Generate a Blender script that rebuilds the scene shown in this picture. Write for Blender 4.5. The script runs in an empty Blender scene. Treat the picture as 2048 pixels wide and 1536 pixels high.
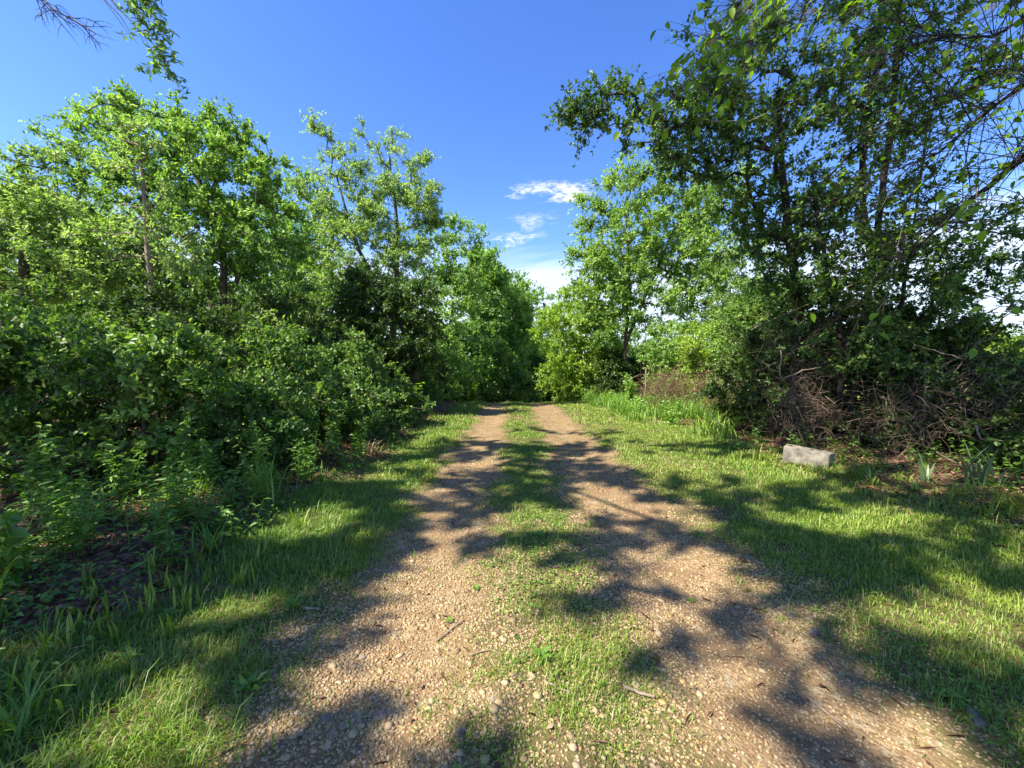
import bpy, math, numpy as np
from mathutils import Vector
R = math.radians
C = bpy.context.scene.collection
SC = bpy.context.scene

# ------------------------------------------------------------------ camera, sky, sun, exposure
CAMZ, F, HORIZ = 1.45, 800.0, 735.0          # eye height, focal length in photo pixels, horizon row
cam = bpy.data.cameras.new('camera'); camo = bpy.data.objects.new('camera', cam); C.objects.link(camo)
cam.sensor_width = 36; cam.lens = 36 * F / 2048; cam.clip_start = 0.05; cam.clip_end = 3000
camo.location = (0, 0, CAMZ); camo.rotation_euler = (R(90) - math.atan((768 - HORIZ) / F), 0, 0)
SC.camera = camo

SUN_EL, SUN_AZ = 50.0, 243.0                 # azimuth clockwise from the road's direction (+Y)
SDIR = Vector((math.sin(R(SUN_AZ)) * math.cos(R(SUN_EL)), math.cos(R(SUN_AZ)) * math.cos(R(SUN_EL)), math.sin(R(SUN_EL))))
sl = bpy.data.lights.new('sun', 'SUN'); sl.energy = 5.0; sl.angle = R(0.53); sl.color = (1.0, 0.93, 0.77)
so = bpy.data.objects.new('sun', sl); C.objects.link(so); so.rotation_euler = (-SDIR).to_track_quat('-Z', 'Y').to_euler()
SC.view_settings.view_transform = 'Standard'; SC.view_settings.look = 'None'
SC.view_settings.exposure = 1.5; SC.view_settings.gamma = 1
SC.cycles.max_bounces = 5; SC.cycles.diffuse_bounces = 3; SC.cycles.transmission_bounces = 3
SC.cycles.glossy_bounces = 2; SC.cycles.transparent_max_bounces = 4; SC.cycles.sample_clamp_indirect = 6

class NT:
    """short helper for node graphs"""
    def __init__(s, tree): s.t = tree; s.n = tree.nodes; s.l = tree.links
    def new(s, kind, **kw):
        n = s.n.new(kind)
        for k, v in kw.items(): setattr(n, k, v)
        return n
    def put(s, sock, v):
        if isinstance(v, bpy.types.NodeSocket): s.l.new(v, sock)
        else: sock.default_value = v
    def m(s, op, a, b=None, c=None, clamp=False):
        n = s.new('ShaderNodeMath', operation=op, use_clamp=clamp)
        s.put(n.inputs[0], a)
        if b is not None: s.put(n.inputs[1], b)
        if c is not None: s.put(n.inputs[2], c)
        return n.outputs[0]
    def ramp(s, f, a, b, lo=0.0, hi=1.0):
        n = s.new('ShaderNodeMapRange', interpolation_type='SMOOTHSTEP')
        s.put(n.inputs[0], f); n.inputs[1].default_value = a; n.inputs[2].default_value = b
        n.inputs[3].default_value = lo; n.inputs[4].default_value = hi
        return n.outputs[0]
    def noise(s, vec, scale, detail=3, rough=.55, dist=0.0):
        n = s.new('ShaderNodeTexNoise'); s.put(n.inputs['Vector'], vec)
        n.inputs['Scale'].default_value = scale; n.inputs['Detail'].default_value = detail
        n.inputs['Roughness'].default_value = rough; n.inputs['Distortion'].default_value = dist
        return n.outputs['Fac']
    def mix(s, f, a, b):
        n = s.new('ShaderNodeMix', data_type='RGBA')
        s.put(n.inputs[0], f); s.put(n.inputs[6], a); s.put(n.inputs[7], b)
        return n.outputs[2]
    def colramp(s, f, stops):
        n = s.new('ShaderNodeValToRGB'); s.put(n.inputs[0], f); e = n.color_ramp.elements
        while len(e) < len(stops): e.new(.5)
        for k, (p, c) in enumerate(stops): e[k].position = p; e[k].color = (*c, 1)
        return n.outputs[0]

w = bpy.data.worlds.new('World'); SC.world = w; w.use_nodes = True
g = NT(w.node_tree); bg = g.n['Background']
sky = g.new('ShaderNodeTexSky', sky_type='NISHITA', sun_disc=False, sun_elevation=R(SUN_EL), sun_rotation=R(SUN_AZ))
sky.altitude = 300; sky.air_density = 1.0; sky.dust_density = 0.25; sky.ozone_density = 3.0
hs = g.new('ShaderNodeHueSaturation'); hs.inputs['Hue'].default_value = .515; hs.inputs['Saturation'].default_value = 1.24; hs.inputs['Value'].default_value = 1.6
g.l.new(sky.outputs[0], hs.inputs['Color'])
tc = g.new('ShaderNodeTexCoord').outputs['Generated']
sx = g.new('ShaderNodeSeparateXYZ'); g.l.new(tc, sx.inputs[0])
ay = g.m('MAXIMUM', sx.outputs[1], 0.05)
U = g.m('DIVIDE', sx.outputs[0], ay); V = g.m('DIVIDE', sx.outputs[2], ay)
cv = g.new('ShaderNodeCombineXYZ'); g.put(cv.inputs[0], U); g.put(cv.inputs[1], g.m('MULTIPLY', V, 2.6))
nz = g.noise(cv.outputs[0], 16, 6, .62, .5); nz2 = g.noise(cv.outputs[0], 45, 4, .6)
cl = None
wx = g.m('MULTIPLY', g.m('SUBTRACT', nz, .5), .20); wy = g.m('MULTIPLY', g.m('SUBTRACT', nz, .5), .07)
for (u0, v0, ru, rv, k) in ((.075, .436, .085, .026, 1.0), (.135, .430, .085, .030, 1.35), (.035, .440, .05, .014, .6), (.055, .362, .065, .026, .62), (.03, .350, .05, .014, .55),
                            (.008, .318, .045, .020, .8), (.052, .322, .040, .014, .7)):
    du = g.m('DIVIDE', g.m('SUBTRACT', g.m('ADD', U, wx), u0), ru); dv = g.m('DIVIDE', g.m('SUBTRACT', g.m('ADD', V, wy), v0), rv)
    d2 = g.m('ADD', g.m('MULTIPLY', du, du), g.m('MULTIPLY', dv, dv))
    e = g.m('MULTIPLY', g.m('SUBTRACT', 1.0, d2, clamp=True), k)
    cl = e if cl is None else g.m('MAXIMUM', cl, e)
cloud = g.ramp(g.m('MULTIPLY', cl, g.ramp(g.m('ADD', g.m('MULTIPLY', nz, .6), g.m('MULTIPLY', nz2, .4)), .36, .62, .05, 1.35)), .0, 1.35)
cv2 = g.new('ShaderNodeCombineXYZ'); g.put(cv2.inputs[0], g.m('MULTIPLY', U, .5)); g.put(cv2.inputs[1], g.m('ADD', g.m('MULTIPLY', V, 5.0), g.m('MULTIPLY', U, -.8)))
nb = g.noise(cv2.outputs[0], 5, 4, .55)
elv = sx.outputs[2]
band = g.m('MULTIPLY', g.ramp(g.m('ADD', elv, g.m('MULTIPLY', g.m('SUBTRACT', nb, .5), .16)), .30, .19), .8)
front = g.ramp(sx.outputs[1], .05, .2)
cloud = g.m('MULTIPLY', cloud, front)
col = g.mix(band, hs.outputs[0], (5.6, 6.2, 7.2, 1))
col = g.mix(g.m('MULTIPLY', cloud, .93), col, (6.0, 6.2, 6.6, 1))
g.l.new(col, bg.inputs[0]); bg.inputs[1].default_value = 0.075

# ------------------------------------------------------------------ helpers
rng = np.random.default_rng(11)
def unit(v): return v / np.maximum(np.linalg.norm(v, axis=-1, keepdims=True), 1e-9)
def lattice_noise(x, y, scale, seed):
    r = np.random.default_rng(seed).random((128, 128))
    x = np.asarray(x) * scale + 31.7; y = np.asarray(y) * scale + 17.3
    i = np.floor(x).astype(int); j = np.floor(y).astype(int); fx = x - i; fy = y - j
    fx = fx * fx * (3 - 2 * fx); fy = fy * fy * (3 - 2 * fy)
    a = r[i % 128, j % 128]; b = r[(i + 1) % 128, j % 128]; c = r[i % 128, (j + 1) % 128]; d = r[(i + 1) % 128, (j + 1) % 128]
    return (a * (1 - fx) + b * fx) * (1 - fy) + (c * (1 - fx) + d * fx) * fy
def fbm(x, y, scale, seed): return .55 * lattice_noise(x, y, scale, seed) + .3 * lattice_noise(x, y, scale * 2.1, seed + 1) + .15 * lattice_noise(x, y, scale * 4.3, seed + 2)
def sstep(a, b, x): t = np.clip((x - a) / (b - a), 0, 1); return t * t * (3 - 2 * t)
def bend(y): return -.008 * np.square(np.maximum(np.asarray(y, float) - 14, 0))       # the lane swings left at its far end
LT, LTW, RT, RTW = -.62, .46, 1.18, .53       # wheel tracks: centre and half width
def gz(x, y):
    x = np.asarray(x, float); y = np.asarray(y, float)
    t = np.clip(y - 13, 0, 14); z = -.0062 * t * t - np.clip(y - 27, 0, 25) * .05
    u = x - bend(y)
    near = sstep(40, 25, y)
    z = z - near * (.035 * np.exp(-((u - LT) / .42) ** 2) + .045 * np.exp(-((u - RT) / .42) ** 2))
    z = z + near * (.10 * sstep(-2.0, -3.2, u) + .07 * sstep(2.2, 4.2, u))
    return z + (fbm(x, y, .9, 5) - .5) * .06 + (fbm(x, y, 4.0, 9) - .5) * .012
def at(px, py, d): return np.array([(px - 1024) / F * d, d, CAMZ + (HORIZ - py) / F * d])

def obj(name, verts, loops, starts, totals, mat, parent=None, rnd=None, smooth=False):
    me = bpy.data.meshes.new(name); nv, nl, nf = len(verts), len(loops), len(starts)
    me.vertices.add(nv); me.vertices.foreach_set('co', np.ascontiguousarray(verts, np.float32).ravel())
    me.loops.add(nl); me.loops.foreach_set('vertex_index', np.ascontiguousarray(loops, np.int32))
    me.polygons.add(nf); me.polygons.foreach_set('loop_start', np.ascontiguousarray(starts, np.int32))
    if rnd is not None:
        a = me.attributes.new('rnd', 'FLOAT', 'FACE'); a.data.foreach_set('value', np.ascontiguousarray(rnd, np.float32))
    if smooth: me.polygons.foreach_set('use_smooth', np.ones(nf, bool))
    me.update(calc_edges=True); me.materials.append(mat)
    o = bpy.data.objects.new(name, me); C.objects.link(o)
    if parent is not None:
        o.parent = parent; o.matrix_parent_inverse.identity(); o.location = -Vector(parent.location)
    return o
class MB:
    """collects polygons (constant size per chunk) and links them as ONE mesh object"""
    def __init__(s): s.v = []; s.f = []; s.r = []; s.n = 0
    def add(s, verts, faces, rnd=None):
        verts = np.asarray(verts, float).reshape(-1, 3); faces = np.asarray(faces, int)
        s.v.append(verts); s.f.append(faces + s.n); s.n += len(verts)
        s.r.append(np.full(len(faces), .5) if rnd is None else np.asarray(rnd))
    def build(s, name, mat, parent=None, smooth=False):
        loops = np.concatenate([f.ravel() for f in s.f]); tot = np.concatenate([np.full(len(f), f.shape[1]) for f in s.f])
        starts = np.concatenate([[0], np.cumsum(tot)[:-1]])
        return obj(name, np.concatenate(s.v), loops, starts, tot, mat, parent, np.concatenate(s.r), smooth)
def tag(o, label=None, cat=None, group=None, kind=None):
    if label: o['label'] = label
    if cat: o['category'] = cat
    if group: o['group'] = group
    if kind: o['kind'] = kind
    return o
def empty(name, loc, label, cat, group=None):
    o = bpy.data.objects.new(name, None); o.empty_display_size = .1; C.objects.link(o); o.location = [float(v) for v in loc]
    return tag(o, label, cat, group)

def leaf_faces(P, D, Nn, L, W, rich=False, droop=.15):
    """folded leaves: P base points, D axis, Nn upper side"""
    n = len(P); D = unit(D); S = unit(np.cross(D, Nn)); Nn = np.cross(S, D)
    L = np.broadcast_to(np.asarray(L, float), (n,))[:, None]; W = np.broadcast_to(np.asarray(W, float), (n,))[:, None]
    if not rich:
        v = np.stack([P, P + D * L * .42 + S * W * .5 + Nn * W * .16, P + D * L - Nn * L * droop, P + D * L * .42 - S * W * .5 + Nn * W * .16], 1)
        b = np.arange(n)[:, None] * 4
        f = np.concatenate([b + [0, 1, 2], b + [0, 2, 3]], 1).reshape(-1, 3)
        return v.reshape(-1, 3), f, 2
    v = np.stack([P, P + D * L * .25 + S * W * .42 + Nn * W * .12, P + D * L * .6 + S * W * .42 + Nn * (W * .12 - L * droop * .3), P + D * L - Nn * L * droop,
                  P + D * L * .6 - S * W * .42 + Nn * (W * .12 - L * droop * .3), P + D * L * .25 - S * W * .42 + Nn * W * .12, P + D * L * .5 - Nn * L * droop * .25], 1)
    b = np.arange(n)[:, None] * 7
    f = np.concatenate([b + [0, 1, 2, 6], b + [6, 2, 3, 3], b + [0, 6, 4, 5], b + [6, 3, 4, 4]], 1).reshape(-1, 4)
    q = f[(f[:, 2] != f[:, 3])]; t = f[(f[:, 2] == f[:, 3])][:, :3]
    return v.reshape(-1, 3), (q, t), 2
def add_leaves(mb, P, D, Nn, L, W, rnd, rich=False, droop=.15):
    v, f, k = leaf_faces(P, D, Nn, L, W, rich, droop)
    if rich:
        base = mb.n; mb.add(v, f[0], np.repeat(rnd, 2)); mb.f.append(f[1] + base); mb.r.append(np.repeat(rnd, 2))
    else: mb.add(v, f, np.repeat(rnd, 2))
def frames(T):
    a = np.where(np.abs(T[:, 2:3]) > .9, np.array([[1., 0, 0]]), np.array([[0, 0, 1.]]))
    X = unit(np.cross(T, a)); return X, np.cross(T, X)
def add_tube(mb, pts, rad, sides=5, rnd=.5):
    pts = np.asarray(pts, float); n = len(pts)
    T = unit(np.gradient(pts, axis=0)); X, Y = frames(T)
    for i in range(1, n):                       # carry the frame along the chain
        X[i] = X[i - 1] - T[i] * (X[i - 1] @ T[i]); X[i] /= max(np.linalg.norm(X[i]), 1e-9); Y[i] = np.cross(T[i], X[i])
    a = np.linspace(0, 2 * np.pi, sides, endpoint=False); rad = np.broadcast_to(np.asarray(rad, float), (n,))
    v = pts[:, None] + rad[:, None, None] * (np.cos(a)[None, :, None] * X[:, None] + np.sin(a)[None, :, None] * Y[:, None])
    i = np.arange(n - 1)[:, None] * sides; j = np.arange(sides)[None]; k = (j + 1) % sides
    f = np.stack([i + j, i + k, i + sides + k, i + sides + j], -1).reshape(-1, 4)
    mb.add(v.reshape(-1, 3), f, np.full(len(f), rnd))
def add_sticks(mb, A, B, ra, rb, rnd=None):
    """many straight three sided twigs at once"""
    n = len(A); T = unit(B - A); X, Y = frames(T); a = np.array([0, 2.094, 4.189])
    ring = np.cos(a)[None, :, None] * X[:, None] + np.sin(a)[None, :, None] * Y[:, None]
    ra = np.broadcast_to(np.asarray(ra, float), (n,)); rb = np.broadcast_to(np.asarray(rb, float), (n,))
    v = np.concatenate([A[:, None] + ring * ra[:, None, None], B[:, None] + ring * rb[:, None, None]], 1)
    b = np.arange(n)[:, None] * 6
    f = np.concatenate([b + [0, 1, 4, 3], b + [1, 2, 5, 4], b + [2, 0, 3, 5]], 1).reshape(-1, 4)
    mb.add(v.reshape(-1, 3), f, None if rnd is None else np.repeat(rnd, 3))

# ------------------------------------------------------------------ materials
def mat_leaf(name, stops, trans=.45, tint=(1.15, 1.2, .55), gloss=.03, rough=.5):
    m = bpy.data.materials.new(name); m.use_nodes = True; h = NT(m.node_tree); h.n.clear()
    out = h.new('ShaderNodeOutputMaterial'); at_ = h.new('ShaderNodeAttribute', attribute_name='rnd')
    c = h.colramp(at_.outputs['Fac'], stops)
    d = h.new('ShaderNodeBsdfDiffuse'); h.put(d.inputs[0], c)
    tm = h.new('ShaderNodeMix', data_type='RGBA', blend_type='MULTIPLY'); tm.inputs[0].default_value = 1
    h.put(tm.inputs[6], c); tm.inputs[7].default_value = (*tint, 1)
    t = h.new('ShaderNodeBsdfTranslucent'); h.put(t.inputs[0], tm.outputs[2])
    a = h.new('ShaderNodeMixShader'); a.inputs[0].default_value = trans; h.l.new(d.outputs[0], a.inputs[1]); h.l.new(t.outputs[0], a.inputs[2])
    gl = h.new('ShaderNodeBsdfGlossy'); gl.inputs['Roughness'].default_value = rough; gl.inputs[0].default_value = (1, 1, 1, 1)
    b = h.new('ShaderNodeMixShader'); b.inputs[0].default_value = gloss; h.l.new(a.outputs[0], b.inputs[1]); h.l.new(gl.outputs[0], b.inputs[2])
    h.l.new(b.outputs[0], out.inputs[0]); return m
def mat_rough(name, stops, scale=9, bump=.4, attr=False, rough=.9, dist=.02):
    m = bpy.data.materials.new(name); m.use_nodes = True; h = NT(m.node_tree); p = h.n['Principled BSDF']
    pos = h.new('ShaderNodeNewGeometry').outputs['Position']
    n = h.noise(pos, scale, 5, .65)
    f = h.m('ADD', h.m('MULTIPLY', n, .5), h.m('MULTIPLY', h.new('ShaderNodeAttribute', attribute_name='rnd').outputs['Fac'], .5)) if attr else n
    h.put(p.inputs['Base Color'], h.colramp(f, stops)); p.inputs['Roughness'].default_value = rough
    p.inputs['Specular IOR Level'].default_value = .25
    b = h.new('ShaderNodeBump'); b.inputs['Strength'].default_value = bump; b.inputs['Distance'].default_value = dist
    h.put(b.inputs['Height'], n); h.l.new(b.outputs[0], p.inputs['Normal']); return m
M = {
 'maple': mat_leaf('maple leaf', [(0, (.075, .18, .025)), (.5, (.20, .36, .06)), (1, (.42, .58, .16))], .52),
 'airy': mat_leaf('walnut leaf', [(0, (.12, .22, .05)), (.5, (.26, .41, .11)), (1, (.46, .59, .22))], .52),
 'spring': mat_leaf('spring leaf', [(0, (.10, .21, .025)), (.5, (.23, .39, .06)), (1, (.44, .58, .15))], .52),
 'far': mat_leaf('woodland leaf', [(0, (.05, .125, .022)), (.5, (.14, .28, .05)), (1, (.34, .50, .12))], .5),
 'lime': mat_leaf('lime leaf', [(0, (.15, .27, .02)), (.5, (.26, .41, .035)), (1, (.42, .52, .08))], .5),
 'shrub': mat_leaf('thicket leaf', [(0, (.03, .08, .010)), (.5, (.10, .215, .026)), (1, (.36, .50, .11))], .48),
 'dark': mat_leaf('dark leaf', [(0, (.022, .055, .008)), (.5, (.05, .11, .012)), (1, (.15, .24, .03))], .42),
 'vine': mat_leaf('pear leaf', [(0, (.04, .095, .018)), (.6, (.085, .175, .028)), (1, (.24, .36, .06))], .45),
 'heart': mat_leaf('heart leaf', [(0, (.09, .21, .012)), (1, (.20, .33, .015))], .62, gloss=.015),
 'weed': mat_leaf('weed leaf', [(0, (.06, .16, .02)), (.5, (.12, .25, .03)), (1, (.21, .34, .05))], .42),
 'grass': mat_leaf('grass blade', [(0, (.055, .145, .010)), (.45, (.13, .25, .02)), (.82, (.25, .33, .04)), (.9, (.32, .28, .10)), (1, (.40, .34, .18))], .38),
 'tall': mat_leaf('tall grass blade', [(0, (.08, .19, .02)), (.6, (.16, .30, .03)), (1, (.3, .40, .07))], .42),
 'daylily': mat_leaf('daylily blade', [(0, (.12, .21, .02)), (.6, (.22, .32, .035)), (1, (.34, .40, .07))], .42),
 'iris': mat_leaf('iris blade', [(0, (.10, .17, .075)), (1, (.17, .25, .11))], .35),
 'litter': mat_leaf('dead leaf', [(0, (.09, .045, .03)), (.5, (.19, .10, .065)), (.85, (.30, .18, .11)), (1, (.40, .29, .19))], .2, tint=(1.1, .9, .7), gloss=.01),
 'straw': mat_leaf('dry stalk', [(0, (.16, .10, .06)), (.5, (.25, .17, .10)), (1, (.36, .28, .18))], .15, tint=(1, .9, .7), gloss=.01),
 'bark': mat_rough('bark', [(.3, (.045, .036, .028)), (.55, (.10, .08, .06)), (.75, (.19, .155, .12))], 14, .9),
 'shadebark': mat_rough('shaded bark', [(.3, (.016, .013, .011)), (.55, (.035, .028, .024)), (.75, (.07, .058, .05))], 14, .9),  # ordinary bark with backlight and shade put into the colour, for limbs and twigs
 'paleb': mat_rough('pale bark', [(.3, (.12, .09, .065)), (.55, (.24, .19, .14)), (.75, (.36, .30, .24))], 11, .8),
 'deadwood': mat_rough('dead wood', [(.3, (.14, .10, .075)), (.55, (.27, .20, .15)), (.75, (.42, .34, .27))], 20, .5),
 'bramble': mat_rough('bramble cane', [(.3, (.09, .055, .035)), (.55, (.19, .115, .075)), (.75, (.30, .20, .135))], 20, .3),
 'deadvine': mat_rough('dead vine', [(.3, (.06, .042, .03)), (.55, (.14, .10, .072)), (.75, (.26, .20, .145))], 20, .3),
 'pebble': mat_rough('pebble', [(.2, (.10, .062, .032)), (.36, (.22, .15, .078)), (.5, (.32, .23, .128)), (.64, (.39, .30, .18)), (.76, (.33, .19, .07)), (.84, (.50, .43, .31))], 30, .2, attr=True, rough=.75, dist=.004),
 'stone': mat_rough('field stone', [(.3, (.11, .08, .06)), (.55, (.20, .155, .12)), (.75, (.29, .245, .195))], 16, .6),
 'concrete': mat_rough('weathered concrete', [(.3, (.06, .052, .042)), (.42, (.13, .115, .095)), (.56, (.21, .185, .155)), (.72, (.28, .25, .21))], 8, 1.0, dist=.012),
 'post': mat_rough('fence post', [(.3, (.10, .085, .07)), (.7, (.22, .19, .16))], 18, .6),
 'wire': mat_rough('rusty wire', [(.3, (.10, .08, .07)), (.7, (.2, .17, .15))], 40, .1),
}

# ------------------------------------------------------------------ ground
def ground_material():
    m = bpy.data.materials.new('earth'); m.use_nodes = True; h = NT(m.node_tree); p = h.n['Principled BSDF']
    pos = h.new('ShaderNodeNewGeometry').outputs['Position']; s = h.new('ShaderNodeSeparateXYZ'); h.l.new(pos, s.inputs[0])
    yb = h.m('MAXIMUM', h.m('SUBTRACT', s.outputs[1], 14.0), 0.0)
    u = h.m('ADD', s.outputs[0], h.m('MULTIPLY', h.m('MULTIPLY', yb, yb), .008))
    wob = h.m('ADD', h.m('MULTIPLY', h.m('SUBTRACT', h.noise(pos, 1.6, 4, .6), .5), 1.1), h.m('MULTIPLY', h.m('SUBTRACT', h.noise(pos, 9, 3, .6), .5), .55))
    def track(c, hw): return h.ramp(h.m('ADD', h.m('ABSOLUTE', h.m('SUBTRACT', u, c)), wob), hw + .16, hw - .20)
    tr = h.m('MAXIMUM', track(LT, LTW), track(RT, RTW))
    fine = h.noise(pos, 38, 4, .7); mid = h.noise(pos, 4, 4, .6); big = h.noise(pos, .7, 3, .5)
    vor = h.new('ShaderNodeTexVoronoi'); h.put(vor.inputs['Vector'], pos); vor.inputs['Scale'].default_value = 62
    v2 = h.new('ShaderNodeTexVoronoi'); h.put(v2.inputs['Vector'], pos); v2.inputs['Scale'].default_value = 26
    bw = h.new('ShaderNodeSeparateXYZ'); h.l.new(vor.outputs['Color'], bw.inputs[0])
    bw2 = h.new('ShaderNodeSeparateXYZ'); h.l.new(v2.outputs['Color'], bw2.inputs[0])
    grav = h.colramp(bw.outputs[0], [(0, (.10, .062, .032)), (.3, (.215, .145, .075)), (.6, (.31, .22, .12)), (.85, (.38, .29, .17)), (1, (.28, .16, .06))])
    grav = h.mix(h.ramp(bw2.outputs[1], .86, .93), grav, (.36, .30, .2, 1))
    dirt = h.mix(mid, (.18, .11, .057, 1), (.27, .18, .095, 1))
    road = h.mix(h.ramp(mid, .35, .68), dirt, grav); road = h.mix(h.m('MULTIPLY', fine, .35), road, (.10, .06, .032, 1))
    turf = h.mix(fine, (.045, .055, .015, 1), (.15, .12, .05, 1)); turf = h.mix(h.ramp(mid, .45, .75, 0, .75), turf, (.2, .14, .07, 1))
    litter = h.mix(fine, (.03, .018, .013, 1), (.15, .085, .055, 1)); litter = h.mix(h.ramp(bw2.outputs[0], .55, .8), litter, (.2, .12, .08, 1))
    field = h.mix(big, (.12, .19, .03, 1), (.26, .27, .07, 1))
    wl0 = h.m('ADD', u, h.ramp(s.outputs[1], 2.4, 1.7, 0, .55)); wl = h.m('ADD', wl0, h.m('MULTIPLY', h.m('SUBTRACT', mid, .5), 1.2))
    edge = h.m('MAXIMUM', h.ramp(wl, -2.0, -2.5), h.ramp(wl, 4.2, 4.8))
    c = h.mix(tr, turf, road); c = h.mix(edge, c, litter)
    c = h.mix(h.ramp(s.outputs[0], 10.5, 11.5), c, field); c = h.mix(h.ramp(s.outputs[1], 60, 90), c, field)
    h.put(p.inputs['Base Color'], c); p.inputs['Roughness'].default_value = .95; p.inputs['Specular IOR Level'].default_value = .15
    b = h.new('ShaderNodeBump'); b.inputs['Strength'].default_value = .7; b.inputs['Distance'].default_value = .012
    h.put(b.inputs['Height'], h.m('ADD', h.m('MULTIPLY', vor.outputs['Distance'], -.8), fine)); h.l.new(b.outputs[0], p.inputs['Normal'])
    return m
def ground():
    t = np.linspace(-1, 1, 361); X = 5.2 * np.sinh(t * 4.9) / np.sinh(4.9) * 80 * .0 + np.sign(t) * (np.abs(t) * 9 + 600 * np.abs(t) ** 9)
    s = np.linspace(0, 1, 381); Y = -8 + s * 36 + 900 * s ** 10
    gx, gy = np.meshgrid(X, Y, indexing='ij'); v = np.stack([gx, gy, gz(gx, gy)], -1)
    nx, ny = len(X), len(Y); i = np.arange(nx - 1)[:, None] * ny; j = np.arange(ny - 1)[None]
    f = np.stack([i + j, i + ny + j, i + ny + j + 1, i + j + 1], -1).reshape(-1, 4)
    mb = MB(); mb.add(v, f); tag(mb.build('ground', ground_material(), smooth=True), kind='structure')
ground()

def track_dist(x, y):
    """signed reach into the bare wheel tracks (> 0 inside)"""
    u = x - bend(y) + (fbm(x, y, 1.3, 21) - .5) * .55 + (fbm(x, y, 5, 23) - .5) * .18
    return np.maximum(LTW - np.abs(u - LT), RTW - np.abs(u - RT)), u
def blades(mb, x, y, h, wd, lean, rnd, az=None):
    n = len(x); a = rng.random(n) * 6.283 if az is None else az
    d = np.stack([np.cos(a), np.sin(a), np.zeros(n)], 1); s = np.stack([-d[:, 1], d[:, 0], np.zeros(n)], 1)
    up = np.array([[0, 0, 1.]]); h = h[:, None]; wd = wd[:, None]; ln = lean[:, None]
    b = np.stack([x, y, gz(x, y) - .004], 1)
    mid = b + up * h * .6 + d * h * ln * .35; tip = b + up * h * (1 - ln * .35) + d * h * ln
    v = np.stack([b - s * wd * .5, b + s * wd * .5, mid + s * wd * .42, mid - s * wd * .42, tip], 1).reshape(-1, 3)
    q = np.arange(n)[:, None] * 5; base = mb.n
    mb.add(v, q + [0, 1, 2, 3], rnd); mb.f.append(q + base + [3, 2, 4]); mb.r.append(rnd)
def grass():
    mb = MB()
    for (y0, y1, n, hh, ww) in ((1.1, 2.6, 190000, .052, .0040), (2.6, 5, 230000, .056, .0055), (5, 10, 170000, .055, .0095), (10, 27, 150000, .07, .019)):
        nc = n // 12; cx = rng.uniform(-3.4, 5.4, nc) if y0 > 2 else rng.uniform(-3.0, 4.2, nc); cy = rng.uniform(y0, y1, nc)
        ci = rng.integers(0, nc, n); sp = .022 + .004 * cy[ci]; loose = rng.random(n) < .3
        ox, oy = rng.normal(0, 1, n), rng.normal(0, 1, n); x = cx[ci] + ox * sp * np.where(loose, 4, 1); y = cy[ci] + oy * sp * np.where(loose, 4, 1)
        az = np.arctan2(oy, ox) + rng.normal(0, .9, n); tuft = rng.random(nc)[ci]; x = x + bend(y)
        k, u = track_dist(x, y)
        p = sstep(.16, -.30, k + (fbm(x, y, 2.2, 33) - .5) * .55) * (.38 + .62 * sstep(.32, .54, fbm(x, y, 1.1, 31)))
        ctr = (u > -.3) & (u < .75); p = np.where(ctr, p * (.75 + .25 * sstep(3, 7, y)) * sstep(.26 - .08 * (y < 2.8), .50 - .10 * (y < 2.8), fbm(x, y, 2.4, 37)) * 1.4, p)
        p = np.where((u > 1.5) & (u < 2.5) & (y < 5), p * .8, p)
        p = np.where((u > 1.5) & (u < 2.9) & (y < 4.5), p * sstep(.30, .48, fbm(x, y, 1.6, 35)), p)
        p *= np.where(u < -1.9, sstep(-2.45, -1.95, u + .55 * sstep(2.4, 1.7, y) + (fbm(x, y, 1.5, 41) - .5) * 1.1), 1) * np.where(u > 3.4, sstep(5.0, 3.9, u + (fbm(x, y, 1.5, 43) - .5) * 1.2), 1)
        p = np.maximum(p, .035 * (k > 0) * (fbm(x, y, 3, 47) > .55))
        keep = rng.random(n) < p; x, y, u, az, tuft = x[keep], y[keep], u[keep], az[keep], tuft[keep]; m = len(x)
        hv = .78 * hh * (.45 + .7 * rng.random(m)) * (.55 + 1.0 * tuft ** 1.5) * (.35 + 1.3 * fbm(x, y, 1.3, 51)) * np.where((u > -.3) & (u < .75) & (y < 5), .75, 1) * np.where(u < -1.1, 1.35 + .6 * (y < 3.5) * fbm(x, y, 1.1, 53), 1)
        long_ = rng.random(m) < .03; hv = np.where(long_, hv * 2.0, hv)
        r = np.clip(.10 + .40 * fbm(x, y, .7, 55) + .28 * rng.random(m) + .22 * tuft + .15 * (u > 1.4) * fbm(x, y, 1.4, 57), 0, .83)
        r = np.where(rng.random(m) < .06 + .10 * (fbm(x, y, .9, 58) > .52), .86 + .14 * rng.random(m), r)
        blades(mb, x, y, hv, ww * (.6 + .7 * rng.random(m)), .25 + .75 * rng.random(m), r, az)
    tag(mb.build('grass', M['grass']), kind='stuff')
    mb = MB()                                             # low round leaved ground cover
    n = 42000; x = rng.uniform(-3, 4, n); y = rng.uniform(1.2, 9, n); k, u = track_dist(x, y)
    p = sstep(.05, -.12, k) * sstep(.48, .64, fbm(x, y, 1.7, 61)); keep = (rng.random(n) < p) & (u > -2.4); x, y = x[keep], y[keep]; m = len(x)
    a = rng.random(m) * 6.283; D = np.stack([np.cos(a), np.sin(a), rng.uniform(-.1, .5, m)], 1)
    P = np.stack([x, y, gz(x, y) + rng.uniform(.008, .035, m)], 1)
    add_leaves(mb, P, D, np.array([[0, 0, 1.]]) + rng.normal(0, .25, (m, 3)), rng.uniform(.012, .03, m) * np.where(rng.random(m) < .06, 2, 1), rng.uniform(.012, .022, m), rng.random(m))
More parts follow.
